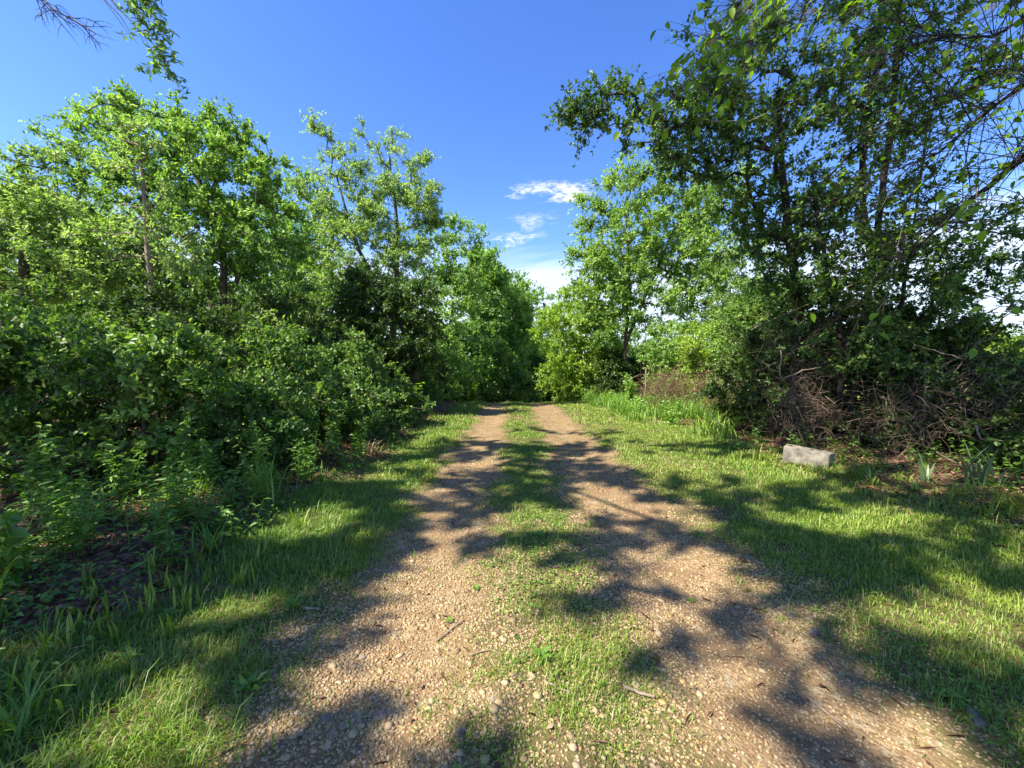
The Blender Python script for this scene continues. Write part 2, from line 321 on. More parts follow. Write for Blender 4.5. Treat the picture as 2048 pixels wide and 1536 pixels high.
    n = 30000; x = rng.uniform(-5.2, -2.1, n); y = rng.uniform(1.6, 9, n); keep = rng.random(n) < sstep(.42, .58, fbm(x, y, 1.3, 65)) * (.25 + .75 * sstep(-2.3, -2.9, x)) * (.5 + .5 * sstep(5, 3, y)); x, y = x[keep], y[keep]; m = len(x)
    a = rng.random(m) * 6.283; D = np.stack([np.cos(a), np.sin(a), rng.uniform(-.2, .5, m)], 1); P = np.stack([x, y, gz(x, y) + .02 + .16 * rng.random(m) * fbm(x, y, 1.3, 65)], 1)
    add_leaves(mb, P, D, np.array([[0, 0, 1.]]) + rng.normal(0, .4, (m, 3)), rng.uniform(.02, .055, m), rng.uniform(.014, .03, m), rng.random(m) * .8)
    n = 16000; x = rng.uniform(3.6, 8, n); y = rng.uniform(2.6, 8, n); keep = rng.random(n) < sstep(.46, .60, fbm(x, y, 1.5, 66)) * sstep(3.6, 4.4, x) * .6; x, y = x[keep], y[keep]; m = len(x)
    a = rng.random(m) * 6.283; D = np.stack([np.cos(a), np.sin(a), rng.uniform(-.2, .5, m)], 1); P = np.stack([x, y, gz(x, y) + .015 + .13 * rng.random(m) * fbm(x, y, 1.5, 66)], 1)
    add_leaves(mb, P, D, np.array([[0, 0, 1.]]) + rng.normal(0, .4, (m, 3)), rng.uniform(.02, .05, m), rng.uniform(.012, .028, m), rng.random(m) * .8)
    tag(mb.build('clover', M['weed']), kind='stuff')
grass()

ICO_V = None
def ico():
    import bmesh
    bm = bmesh.new(); bmesh.ops.create_icosphere(bm, subdivisions=1, radius=1)
    v = np.array([q.co[:] for q in bm.verts]); f = np.array([[q.index for q in p.verts] for p in bm.faces]); bm.free(); return v, f
ICO_V, ICO_F = ico()
def pebbles():
    mb = MB()
    for (y0, y1, n, r0, r1) in ((1.2, 2.2, 52000, .0028, .0085), (2.2, 3.6, 42000, .0035, .010), (3.6, 7, 26000, .005, .012)):
        x = rng.uniform(-1.8, 2.9, n); y = rng.uniform(y0, y1, n); k, u = track_dist(x, y)
        p = sstep(-.55, .0, k) * (.25 + .75 * sstep(.36, .58, fbm(x, y, 1.9, 71))) + .08 + .3 * (np.abs(u - .3) < .5) * (y < 2.6)
        keep = rng.random(n) < p; x, y = x[keep], y[keep]; m = len(x)
        r = r0 + (r1 - r0) * rng.random(m) ** 2.2; big = rng.random(m) < .005 + .025 * ((fbm(x, y, .9, 77) > .5) & (y < 2.3)); r = np.where(big, r * rng.uniform(1.8, 3.2, m), r)
        sc = r[:, None] * rng.uniform(.7, 1.35, (m, 3)) * [1, 1, .6]; sc[:, 2] *= np.where(big, .55, 1)
        a = rng.random(m) * 6.283; c, s = np.cos(a)[:, None], np.sin(a)[:, None]
        v = ICO_V[None] * sc[:, None] * (1 + rng.normal(0, .09, (m, 12, 1)))
        v = np.stack([v[..., 0] * c - v[..., 1] * s, v[..., 0] * s + v[..., 1] * c, v[..., 2]], -1)
        v += np.stack([x, y, gz(x, y) + sc[:, 2] * .25], 1)[:, None]
        f = (ICO_F[None] + np.arange(m)[:, None, None] * 12).reshape(-1, 3)
        mb.add(v.reshape(-1, 3), f, np.repeat(rng.random(m), 20))
    tag(mb.build('gravel', M['pebble'], smooth=True), kind='stuff')
pebbles()
def litter():
    mb = MB(); n = 40000
    x = np.concatenate([rng.uniform(-5.5, -1.8, n), rng.uniform(3.3, 8.5, n)]); y = np.concatenate([rng.uniform(1.5, 13, n), rng.uniform(2.4, 12, n)])
    u = x - bend(y); p = np.maximum(sstep(-1.9, -2.5, u + .55 * sstep(2.4, 1.7, y) + (fbm(x, y, 1.5, 41) - .5) * .8), sstep(3.6, 4.6, u + (fbm(x, y, 1.5, 43) - .5) * .8)) * (.35 + .65 * (fbm(x, y, 1.2, 81) > .45))
    keep = rng.random(2 * n) < p; x, y = x[keep], y[keep]; m = len(x)
    a = rng.random(m) * 6.283; D = np.stack([np.cos(a), np.sin(a), rng.uniform(-.15, .35, m)], 1)
    P = np.stack([x, y, gz(x, y) + rng.uniform(.003, .03, m)], 1)
    long_ = rng.random(m) < .3; L = np.where(long_, rng.uniform(.05, .13, m), rng.uniform(.022, .06, m)); Wd = np.where(long_, L * .12, L * rng.uniform(.45, .8, m))
    add_leaves(mb, P, D, np.array([[0, 0, 1.]]) + rng.normal(0, .65, (m, 3)), L, Wd, rng.random(m) ** 1.4, droop=.45)
    n = 900; x = rng.uniform(-2.4, 4.2, n); y = 1.3 + 7 * rng.random(n) ** 1.3; a = rng.random(n) * 6.283; D = np.stack([np.cos(a), np.sin(a), rng.uniform(-.1, .25, n)], 1)
    L = np.where(rng.random(n) < .5, rng.uniform(.02, .045, n), rng.uniform(.05, .11, n)); add_leaves(mb, np.stack([x, y, gz(x, y) + .012], 1), D, np.array([[0, 0, 1.]]) + rng.normal(0, .4, (n, 3)), L, np.where(L > .045, .0035, L * .55), rng.random(n), droop=.25)
    tag(mb.build('leaf_litter', M['litter']), kind='stuff')
litter()

# ------------------------------------------------------------------ trees and shrubs
def lobe_points(lobes, n, r, shell=.5, bough=0.0, per=9):
    """points for the leaf sprays; bough > 0 gathers them in flattened boughs of that radius with gaps between"""
    lobes = np.asarray(lobes, float); wt = (lobes[:, 3] * lobes[:, 4] * lobes[:, 5]) ** .66; wt /= wt.sum()
    nb = n if bough <= 0 else max(6, n // per)
    k = r.choice(len(lobes), nb, p=wt); d = unit(r.normal(size=(nb, 3))); rad = (.25 + .75 * r.random(nb) ** shell)[:, None]
    c = lobes[k, :3] + d * rad * lobes[k, 3:6]; tone = r.random(nb)
    if bough <= 0: return c, d, tone
    q = r.integers(0, nb, n); o = unit(r.normal(size=(n, 3))) * r.random((n, 1)) ** .45; o[:, 2] = np.abs(o[:, 2]) * 1.05 - .3
    ln = d[q] * [1, 1, 0]; o = o + ln * (o * ln).sum(1, keepdims=True) * .35; o[:, 2] -= .28 * (o[:, :2] ** 2).sum(1)
    bs = (bough * (.6 + .7 * r.random(nb)))[q][:, None]
    P, Dn, tn = c[q] + o * bs, unit(d[q] * .6 + o), tone[q]
    free = r.random(n) < .45; k2 = r.choice(len(lobes), n, p=wt); d2 = unit(r.normal(size=(n, 3))); rad2 = (.25 + .75 * r.random(n) ** shell)[:, None]
    P2 = lobes[k2, :3] + d2 * rad2 * lobes[k2, 3:6]
    return np.where(free[:, None], P2, P), np.where(free[:, None], d2, Dn), np.where(free, r.random(n), tn)
def skeleton(trunks, targets, step, r, sag=.06):
    """grow a branching graph from trunk polylines to every target, nearest first"""
    pos, par = [], []
    for tr in trunks:
        tr = np.asarray(tr, float); last = -1; prev = None
        for p in tr:
            if prev is not None:
                k = max(1, int(np.linalg.norm(p - prev) / step))
                for q in range(1, k + 1):
                    pos.append(prev + (p - prev) * q / k + (r.normal(0, .03 * step, 3) if q < k else 0)); par.append(last); last = len(pos) - 1
            else: pos.append(p); par.append(-1); last = len(pos) - 1
            prev = p
    n0 = len(pos); buf = np.zeros((n0 + len(targets) * 60, 3)); buf[:n0] = pos; n = n0
    order = np.argsort(np.min(np.linalg.norm(targets[:, None] - buf[None, :n0], axis=2), 1)); tips = []
    for t in targets[order]:
        dv = t - buf[:n]; ds = np.linalg.norm(dv, axis=1); cost = ds * (1 + .55 * np.clip(-dv[:, 2] / np.maximum(ds, 1e-6), 0, 1))
        j = int(np.argmin(cost)); a = buf[j].copy(); L = ds[j]; k = max(1, min(30, int(math.ceil(L / step)))); last = j
        Lc = min(L, 1.0); side = r.normal(0, sag * Lc, 3)
        for q in range(1, k + 1):
            s = q / k; p = a + (t - a) * s + side * math.sin(math.pi * s) + np.array([0, 0, .10 * Lc * math.sin(math.pi * s)])
            buf[n] = p; par.append(last); last = n; n += 1
        tips.append(last)
    return buf[:n], np.array(par), np.array(tips), n0
def skeleton_tubes(pos, par, tips, rbase, rtip, power=.5):
    n = len(pos); load = np.zeros(n); load[tips] += 1; child = [[] for _ in range(n)]
    for i in range(n - 1, -1, -1):
        if par[i] >= 0: load[par[i]] += load[i]; child[par[i]].append(i)
    load = np.maximum(load, 1); mx = max(load[i] for i in range(n) if par[i] < 0)
    rad = rtip + (rbase - rtip) * (load / mx) ** power
    chains = []; stack = [(i, -1) for i in range(n) if par[i] < 0]
    while stack:
        i, up = stack.pop(); ch = [up] if up >= 0 else []; ch.append(i)
        while child[i]:
            c = sorted(child[i], key=lambda q: -load[q]); stack += [(q, i) for q in c[1:]]; i = c[0]; ch.append(i)
        chains.append(ch)
    return rad, chains
def plant(name, base, label, cat, lobes, leafmat, n_tips, group=None, trunks=None, rbase=.1, rtip=.006, step=.45, twiglets=6, leaves=12, tw_len=.45, L=.08, W=.045,
          barkmat='bark', seed=1, shell=.5, droop=.25, up=.5, rich=False, zmin=.08, limbs=6, twig_r=0.0, clip=None, sides=6, upn=.45, hang=0.0, crown='crown', stem='trunk', bough=None, per=7):
    n_tips = int(n_tips * 1.3); r = np.random.default_rng(seed); base = np.asarray(base, float); lobes = np.asarray(lobes, float)
    if bough is None: bough = max(.2, .24 * float(np.median(lobes[:, 3:6])))
    T, Dv, K = lobe_points(lobes, n_tips, r, shell, bough, per)
    ok = T[:, 2] > gz(T[:, 0], T[:, 1]) + zmin
    if clip is not None: ok &= clip(T)
    T, Dv, K = T[ok], Dv[ok], K[ok]
    if trunks is None:
        c = (lobes[:, :3] * lobes[:, 3:4]).sum(0) / lobes[:, 3].sum(); trunks = [[base, base * .45 + c * .55 + [0, 0, .1], c]]
    pos, par, tips, n0 = skeleton(trunks, T, step, r); rad, chains = skeleton_tubes(pos, par, tips, rbase, rtip)
    root = empty(name, base, label, cat, group)
    ntr = len(trunks); mains = [c for c in chains if par[c[0]] < 0]; rest = sorted([c for c in chains if par[c[0]] >= 0 or c[0] not in [q[0] for q in mains]], key=lambda c: -rad[c[1]] * len(c))
    rest = [c for c in rest if c not in mains]
    for c in mains:
        mb = MB(); add_tube(mb, pos[c], rad[c] * np.where(np.arange(len(c)) == 0, 1.35, 1), sides + 2); mb.build(stem, M[barkmat], root, True)
    if len(rest) - limbs < 8: limbs = len(rest)
    for c in rest[:limbs]:
        mb = MB(); rr = rad[c].copy(); rr[0] = rad[c[1]]; add_tube(mb, pos[c], rr, sides); mb.build('limb', M[barkmat], root, True)
    mb = MB(); any_ = False
    for c in rest[limbs:]:
        if len(c) > 1: rr = rad[c].copy(); rr[0] = rad[c[1]]; add_tube(mb, pos[c], rr, 3 if rad[c[1]] < .012 else 4); any_ = True
    # sprays of leaves on the tips
    nt = len(T); tipn = pos[tips]; o = np.argsort(np.min(np.linalg.norm(T[:, None] - pos[None, :n0], axis=2), 1)); Dv = Dv[o]; T = T[o]; K = K[o]
    A = np.repeat(T, twiglets, 0); tone = np.repeat(.35 * r.random(nt) + .65 * K, twiglets * leaves); td = np.repeat(Dv, twiglets, 0)
    TD = unit(td * .55 + unit(r.normal(size=A.shape)) * .85 + [0, 0, up]); TL = tw_len * (.5 + .8 * r.random(len(A)))
    A = A - TD * (.25 * TL)[:, None]; Bp = A + TD * TL[:, None]; Bp[:, 2] -= hang * TL
    if twig_r > 0: add_sticks(mb, A, Bp, twig_r, twig_r * .4); any_ = True
    if any_: mb.build('branchwork', M[barkmat], root, False)
    s = r.random((len(A), leaves)) ** .8; P = A[:, None] + (Bp - A)[:, None] * s[..., None]
    P[..., 2] -= s * s * TL[:, None] * .12
    lat = unit(r.normal(size=P.shape)); D = TD[:, None] * .55 + lat * .9; D[..., 2] -= droop
    Nn = r.normal(0, .55, P.shape) + [0, 0, upn] + td[:, None] * .35
    P = P.reshape(-1, 3); D = D.reshape(-1, 3); Nn = Nn.reshape(-1, 3); m = len(P); q = .45 + .85 * r.random(m)
    keep = P[:, 2] > gz(P[:, 0], P[:, 1]) + .02; P, D, Nn, q, tone = P[keep], D[keep], Nn[keep], q[keep], tone[keep]
    rn = np.clip(.5 * tone + .55 * r.random(len(P)) - .02, 0, 1)
    mb = MB(); add_leaves(mb, P, D, Nn, L * q, W * q, rn, rich); mb.build(crown, M[leafmat], root)
    return root
def lb(px, py, rx, rz, d, depth=None):
    """ellipsoid lobe: where it stands in the photo, at distance d"""
    c = at(px, py, d); return (c[0], c[1], c[2], rx / F * d, depth if depth else rx / F * d, rz / F * d)
def grd(x, y): return (x, y, float(gz(x, y)) - .03)

TREES = 'trees along the lane'
def build_left_trees():
    plant('tree', grd(-8.2, 11.0), 'tall broad bright green tree on the left of the lane with an uneven spiky top', 'tree',
          [lb(390, 350, 150, 120, 11), lb(310, 290, 90, 70, 11), lb(480, 410, 110, 110, 10.6), lb(230, 430, 120, 100, 11), lb(545, 470, 80, 90, 10.6), lb(380, 520, 170, 80, 11),
           lb(362, 240, 24, 45, 11), lb(485, 290, 26, 55, 11), lb(275, 245, 22, 35, 11), lb(190, 260, 50, 25, 11), lb(440, 265, 35, 50, 11), lb(150, 300, 45, 16, 11), lb(555, 340, 35, 60, 10.8)],
          'maple', 760, TREES, trunks=[[grd(-8.2, 11.0), (-7.9, 11, 2.6), at(455, 520, 11), at(420, 400, 11), at(370, 270, 11)], [(-7.9, 11, 2.4), at(500, 480, 11), at(520, 400, 10.8)], [(-7.95, 11, 2.2), at(400, 500, 11), at(300, 400, 11)]],
          rbase=.095, seed=3, L=.09, W=.05, tw_len=.45, leaves=15, twig_r=.003, limbs=8)
    plant('sapling', grd(-7.0, 7.8), 'slender pale trunked sapling standing in front of the tall broad tree', 'tree',
          [lb(300, 400, 60, 90, 7.8), lb(290, 300, 35, 50, 7.8), lb(240, 470, 70, 60, 7.8), lb(340, 500, 50, 70, 7.8)], 'airy', 95, TREES,
          trunks=[[grd(-6.7, 7.8), at(312, 610, 7.8), at(303, 470, 7.8), at(296, 330, 7.8)]], rbase=.05, barkmat='paleb', seed=4, L=.075, W=.04, leaves=9, twiglets=5, tw_len=.4, twig_r=.0025, limbs=4)
    plant('tree', grd(-11.5, 9.5), 'low light green tree with drooping sprays at the far left of the lane', 'tree',
          [lb(40, 450, 130, 90, 9.2), lb(120, 420, 70, 60, 9), lb(-60, 420, 120, 100, 9.5), lb(20, 370, 60, 30, 9.2), lb(80, 540, 150, 70, 9), lb(190, 520, 90, 60, 9), lb(130, 320, 40, 18, 9), lb(75, 330, 30, 14, 9)], 'airy', 520, TREES, rbase=.09, seed=5, L=.075, W=.04, twig_r=.003)
    plant('tree', grd(-4.7, 14.5), 'tall airy olive green tree right of the broad one beside the open sky', 'tree',
          [lb(790, 350, 55, 75, 14.5), lb(705, 400, 65, 90, 14.5), lb(805, 440, 75, 90, 14.5), lb(730, 520, 90, 90, 14.5), lb(850, 400, 35, 80, 14.5), lb(650, 300, 22, 45, 14.5), lb(742, 285, 14, 20, 14.5), lb(805, 275, 22, 25, 14.5), lb(860, 490, 30, 60, 14.5), lb(640, 400, 40, 60, 14.5), lb(680, 620, 90, 80, 14.5), lb(800, 560, 80, 80, 14.5)],
          'airy', 680, TREES, trunks=[[grd(-4.7, 14.5), at(790, 640, 14.5), at(800, 480, 14.5), at(785, 320, 14.5)], [at(790, 640, 14.5), at(720, 500, 14.5), at(680, 360, 14.5)]], rbase=.09, seed=6, L=.115, W=.045, leaves=9, tw_len=.55, twig_r=.004, hang=.1)
    plant('tree', grd(-3.4, 19.0), 'middle sized green tree leaning towards the sky gap behind the airy one', 'tree',
          [lb(925, 530, 55, 55, 19), lb(900, 610, 65, 80, 19), lb(955, 490, 28, 30, 19), lb(880, 690, 60, 70, 18.5), lb(915, 470, 30, 25, 19), lb(870, 520, 40, 60, 18.5), lb(890, 770, 60, 50, 18.5), lb(930, 720, 50, 60, 19)], 'maple', 430, TREES, rbase=.09, seed=7, L=.13, W=.065, tw_len=.6, leaves=10)
    plant('tree', grd(-3.5, 12.2), 'dark dense small tree overhanging the left edge of the lane', 'tree',
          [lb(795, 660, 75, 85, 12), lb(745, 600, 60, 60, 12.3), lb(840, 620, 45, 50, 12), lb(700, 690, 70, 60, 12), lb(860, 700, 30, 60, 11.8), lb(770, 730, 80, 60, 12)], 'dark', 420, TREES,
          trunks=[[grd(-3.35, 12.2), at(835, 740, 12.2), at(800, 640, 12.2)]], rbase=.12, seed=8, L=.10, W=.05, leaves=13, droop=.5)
    for k, (px, py, rx, rz, d, mt, lab) in enumerate([
            (600, 560, 130, 110, 17, 'far', 'rounded mid green tree filling the gap between the broad and the airy tree'),
            (150, 520, 190, 100, 14, 'maple', 'wide leafy tree behind the slender pale sapling'),
            (460, 590, 150, 70, 14, 'far', 'low bushy tree under the broad spiky topped crown'),
            (-60, 560, 200, 110, 12, 'far', 'green tree behind the dark thicket at the far left edge'),
            (605, 450, 75, 90, 18, 'maple', 'narrow green tree filling the notch between the broad and the airy crown'),
            (700, 640, 120, 90, 16, 'maple', 'bright leafy tree low behind the dark overhanging one'),
            (250, 600, 180, 70, 12, 'maple', 'sunlit low tree behind the hollow dark shrub')]):
        x, _, _ = at(px, py, d)
        plant('tree', grd(x, d), lab, 'tree', [lb(px, py, rx, rz, d), lb(px - rx * .5, py + 60, rx * .7, rz * .8, d), lb(px + rx * .5, py + 40, rx * .6, rz * .7, d), lb(px, py + 110, rx, rz * .8, d)], mt, 420, TREES, rbase=.09, seed=20 + k, L=.10, W=.055, tw_len=.5, leaves=12)
build_left_trees()
def build_far_trees():
    S = [(1010, 610, 50, 70, 27, 'maple', 'leafy tree closing the end of the lane left of the white sky gap'),
         (955, 650, 50, 90, 24, 'far', 'shadowy tree at the left end of the lane behind the bright tuft'),
         (1035, 600, 28, 55, 34, 'far', 'bluish green distant tree just under the white cloud bank'),
         (1075, 640, 38, 70, 40, 'far', 'farthest tree seen through the gap at the end of the lane'),
         (1045, 705, 45, 55, 30, 'maple', 'pale leaved understory tree where the lane disappears'),
         (975, 540, 32, 40, 25, 'maple', 'small crowned tree poking up behind the leaning green one'),
         (1120, 690, 45, 80, 33, 'far', 'shaded tree with a straight dark trunk at the right end of the lane'),
         (900, 740, 45, 50, 22, 'far', 'low gloomy tree behind the left verge where the lane dips'),
         (1180, 690, 70, 90, 36, 'far', 'broad woodland tree behind the yellow green bush'),
         (1260, 690, 70, 60, 38, 'far', 'low woodland tree behind the pale slender trunk'),
         (1010, 755, 60, 45, 26, 'far', 'deeply shaded thicket tree straight ahead where the lane ends'),
         (1085, 765, 45, 45, 29, 'dark', 'black shadowed small tree right of the lane end')]
    for k, (px, py, rx, rz, d, mt, lab) in enumerate(S):
        x = at(px, py, d)[0]; c = at(px, py, d); zb = float(gz(x, d))
        lob = [lb(px, py, rx, rz, d), lb(px - rx * .5, py + rz * .6, rx * .8, rz * .7, d), lb(px + rx * .45, py + rz * .7, rx * .7, rz * .7, d), (x, d, (c[2] - rz / F * d + zb) / 2 + .6, rx / F * d * .9, rx / F * d * .9, max(1.0, (c[2] - rz / F * d - zb) / 2 + .5))]
        plant('tree', grd(x, d), lab, 'tree', lob, mt, 330, 'woodland trees at the end of the lane', rbase=.10, seed=40 + k, L=.19, W=.10, tw_len=.8, leaves=10, limbs=3, sides=5)
build_far_trees()

THK = 'thicket shrubs left of the lane'
def build_left_shrubs():
    S = [(-6.9, 4.6, 1.5, 1.4, 2.3, 'shrub', 'tall leafy shrub at the left edge nearest the viewer'),
         (-5.0, 5.0, 1.1, .9, 1.75, 'shrub', 'rounded shrub with sunlit tips left of the bare dead sticks'),
         (-4.1, 5.6, .85, .8, 1.15, 'shrub', 'low bushy shrub behind the tall green grass clump'),
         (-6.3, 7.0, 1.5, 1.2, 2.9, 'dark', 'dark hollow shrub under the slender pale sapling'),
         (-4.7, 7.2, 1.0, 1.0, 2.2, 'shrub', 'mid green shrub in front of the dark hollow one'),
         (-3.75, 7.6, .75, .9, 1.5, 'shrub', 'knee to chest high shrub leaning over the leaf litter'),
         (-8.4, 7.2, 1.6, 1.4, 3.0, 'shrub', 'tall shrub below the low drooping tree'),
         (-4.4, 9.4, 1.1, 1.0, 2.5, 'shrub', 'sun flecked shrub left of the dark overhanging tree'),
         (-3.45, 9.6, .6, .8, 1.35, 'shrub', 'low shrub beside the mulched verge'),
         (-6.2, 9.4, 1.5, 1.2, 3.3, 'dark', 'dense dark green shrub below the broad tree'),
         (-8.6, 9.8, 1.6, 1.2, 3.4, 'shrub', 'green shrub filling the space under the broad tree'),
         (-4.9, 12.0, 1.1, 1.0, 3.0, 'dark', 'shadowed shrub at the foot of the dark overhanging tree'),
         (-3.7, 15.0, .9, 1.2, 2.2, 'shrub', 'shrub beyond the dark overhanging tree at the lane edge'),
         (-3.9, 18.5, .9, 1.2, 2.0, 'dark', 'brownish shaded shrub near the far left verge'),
         (-10.5, 6.6, 1.6, 1.4, 2.8, 'shrub', 'leafy shrub half cut off by the left edge')]
    for k, (x, y, rx, ry, h, mt, lab) in enumerate(S):
        x += .4 if y < 10 else 0; z = float(gz(x, y)); r = np.random.default_rng(100 + k)
        lob = [(x, y, z + h * .46, rx, ry, h * .48), (x + .3, y - .1, z + h * .2, rx, ry, h * .24)] + [(x + r.uniform(-.6, .6) * rx, y + r.uniform(-.6, .6) * ry, z + h * r.uniform(.45, .85), rx * .5, ry * .5, h * .22) for _ in range(5)]
        st = [[(x + dx, y + dy, z - .03), (x + dx * 2, y + dy * 2, z + h * .45)] for dx, dy in r.uniform(-.18, .18, (4, 2))]
        n = int(95 * (rx * ry * h) ** .72) + 60
        plant('shrub', grd(x, y), lab, 'shrub', lob, mt, n, THK, trunks=st, rbase=.03, rtip=.004, step=.25, twiglets=6, leaves=11, tw_len=.3, L=.07, W=.038, seed=110 + k, twig_r=.0022, limbs=4, sides=5, rich=y < 6, shell=.45, crown='foliage', stem='stem', zmin=.03, upn=.5, bough=.42, per=11)
build_left_shrubs()

def build_right_trees():
    d = 7.0
    lob = [lb(1620, 300, 180, 170, d, 1.8), lb(1520, 190, 120, 110, d), lb(1750, 170, 140, 150, d, 1.5), lb(1360, 260, 100, 50, 6.6), lb(1245, 240, 70, 28, 6.4, .5), lb(1150, 245, 45, 18, 6.3, .35),
           lb(1700, 500, 180, 130, d, 1.9), lb(1850, 480, 110, 100, d), lb(1590, 480, 120, 120, d), lb(1460, 100, 80, 80, d), lb(1800, 690, 190, 110, d, 1.6), lb(1890, 700, 60, 50, d), lb(1990, 560, 70, 70, 7.4),
           lb(1640, -80, 220, 110, d, 1.8), lb(1830, -90, 90, 80, d, 1.2), lb(1660, 660, 100, 90, d), lb(1460, 330, 90, 70, 6.8), lb(1440, 190, 70, 50, 6.8), lb(1560, 600, 70, 70, d), lb(1760, 590, 160, 120, 7.3), lb(1400, 240, 60, 40, 6.6), lb(1320, 230, 50, 30, 6.5)] + [lb(1400, 230, 70, 50, 6.6), lb(1310, 225, 60, 32, 6.5), lb(1225, 245, 60, 30, 6.4), lb(1150, 240, 45, 22, 6.3), lb(1330, 290, 60, 30, 6.6), lb(1420, 330, 60, 50, 6.7)]
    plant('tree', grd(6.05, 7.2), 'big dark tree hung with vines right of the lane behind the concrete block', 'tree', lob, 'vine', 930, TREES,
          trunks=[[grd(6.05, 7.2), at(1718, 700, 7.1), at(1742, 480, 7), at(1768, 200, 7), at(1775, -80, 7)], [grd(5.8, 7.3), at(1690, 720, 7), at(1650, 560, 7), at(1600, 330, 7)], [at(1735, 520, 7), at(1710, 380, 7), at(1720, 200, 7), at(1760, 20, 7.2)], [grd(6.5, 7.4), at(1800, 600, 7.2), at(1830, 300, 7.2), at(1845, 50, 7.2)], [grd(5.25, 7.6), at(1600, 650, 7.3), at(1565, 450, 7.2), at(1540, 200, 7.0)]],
          rbase=.075, rtip=.004, step=.35, twiglets=6, leaves=20, tw_len=.45, L=.062, W=.036, seed=201, bough=.55, per=8, twig_r=.0028, limbs=10, droop=.35, barkmat='shadebark')
    plant('tree', grd(5.05, 18), 'open crowned green tree with a pale slender trunk behind the brown brambles', 'tree',
          [lb(1255, 400, 75, 60, 17.5), lb(1330, 450, 90, 70, 17.5), lb(1215, 500, 65, 75, 17.5), lb(1400, 430, 70, 50, 17), lb(1280, 570, 80, 50, 17.5), lb(1160, 530, 35, 40, 17.5), lb(1180, 420, 25, 50, 17.5), lb(1390, 560, 60, 60, 17), lb(1310, 350, 45, 35, 17), lb(1200, 590, 60, 50, 17.5), lb(1350, 520, 90, 70, 17), lb(1440, 500, 60, 80, 16.5), lb(1440, 390, 60, 50, 16.5), lb(1240, 350, 40, 30, 17.5), lb(1310, 620, 80, 45, 17), lb(1400, 620, 60, 45, 17), lb(1255, 500, 90, 90, 17.8), lb(1190, 650, 40, 40, 17.5)],
          'spring', 900, TREES, trunks=[[grd(5.05, 18), at(1250, 680, 17.8), at(1258, 600, 17.6), at(1250, 440, 17.5)], [at(1250, 690, 17.8), at(1285, 600, 17.5), at(1340, 470, 17.3)]], rbase=.085, barkmat='bark', seed=202, L=.13, W=.065, leaves=10, tw_len=.6, twig_r=.004)
    plant('shrub', grd(3.0, 19.5), 'bright yellow green bush arching over the right side of the lane', 'bush',
          [lb(1150, 660, 75, 80, 19.5), lb(1185, 610, 60, 50, 19.5), lb(1110, 660, 40, 50, 19.3), lb(1175, 730, 70, 50, 19.5), lb(1205, 680, 50, 70, 19.8), lb(1160, 770, 75, 40, 19.5), lb(1120, 740, 45, 50, 19.2), lb(1215, 740, 40, 50, 20)], 'lime', 560, None, rbase=.07, seed=203, L=.125, W=.06, leaves=12, tw_len=.55, crown='foliage', stem='stem', hang=.2)
    RB = [(1500, 560, 90, 80, 11, 'maple', 'sunlit leaning shrub left of the big dark tree', .07), (1530, 660, 80, 60, 10, 'shrub', 'vine smothered shrub beside the big dark tree', .065),
          (1410, 690, 60, 45, 13, 'lime', 'light green shrub above the brown bramble heap', .075), (1460, 640, 60, 70, 13, 'shrub', 'upright green shrub behind the brown brambles', .075), (1345, 700, 60, 50, 15, 'maple', 'leafy shrub directly behind the brown bramble heap', .085), (1225, 745, 40, 50, 18, 'dark', 'shadowed brownish shrub left of the pale slender trunk', .09), (1285, 740, 40, 45, 20, 'dark', 'dark shrub behind the weathered stake', .09)]
    for k, (px, py, rx, rz, dd, mt, lab, L) in enumerate(RB):
        x = at(px, py, dd)[0]; z = float(gz(x, dd)); c = at(px, py, dd)
        plant('shrub', grd(x, dd), lab, 'shrub', [lb(px, py, rx, rz, dd), lb(px + rx * .3, py + rz, rx * .8, rz, dd), (x, dd, (z + c[2]) / 2, rx / F * dd * .8, rx / F * dd * .8, max(.5, (c[2] - z) / 2))],
              mt, 330, 'shrubs right of the lane', rbase=.035, step=.3, seed=210 + k, L=L, W=L * .55, leaves=12, tw_len=.38, twig_r=.0025, limbs=4, crown='foliage', stem='stem')
    for k, (x, y, rx, ry, h, mt, lab) in enumerate([
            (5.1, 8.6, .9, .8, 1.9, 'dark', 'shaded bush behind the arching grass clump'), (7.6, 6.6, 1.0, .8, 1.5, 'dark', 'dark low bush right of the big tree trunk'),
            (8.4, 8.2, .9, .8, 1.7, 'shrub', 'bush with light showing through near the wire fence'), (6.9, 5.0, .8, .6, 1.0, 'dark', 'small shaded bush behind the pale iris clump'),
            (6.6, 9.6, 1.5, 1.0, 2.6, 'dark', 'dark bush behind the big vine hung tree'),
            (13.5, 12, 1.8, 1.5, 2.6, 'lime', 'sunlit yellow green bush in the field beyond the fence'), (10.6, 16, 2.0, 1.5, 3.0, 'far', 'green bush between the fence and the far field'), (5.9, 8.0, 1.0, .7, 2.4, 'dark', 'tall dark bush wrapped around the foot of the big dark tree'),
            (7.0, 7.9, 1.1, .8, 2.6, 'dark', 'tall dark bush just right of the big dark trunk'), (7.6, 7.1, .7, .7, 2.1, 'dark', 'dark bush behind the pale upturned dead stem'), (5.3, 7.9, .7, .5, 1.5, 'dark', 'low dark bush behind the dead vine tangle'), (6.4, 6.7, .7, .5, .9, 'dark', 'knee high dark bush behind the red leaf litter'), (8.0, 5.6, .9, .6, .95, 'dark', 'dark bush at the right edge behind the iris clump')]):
        z = float(gz(x, y))
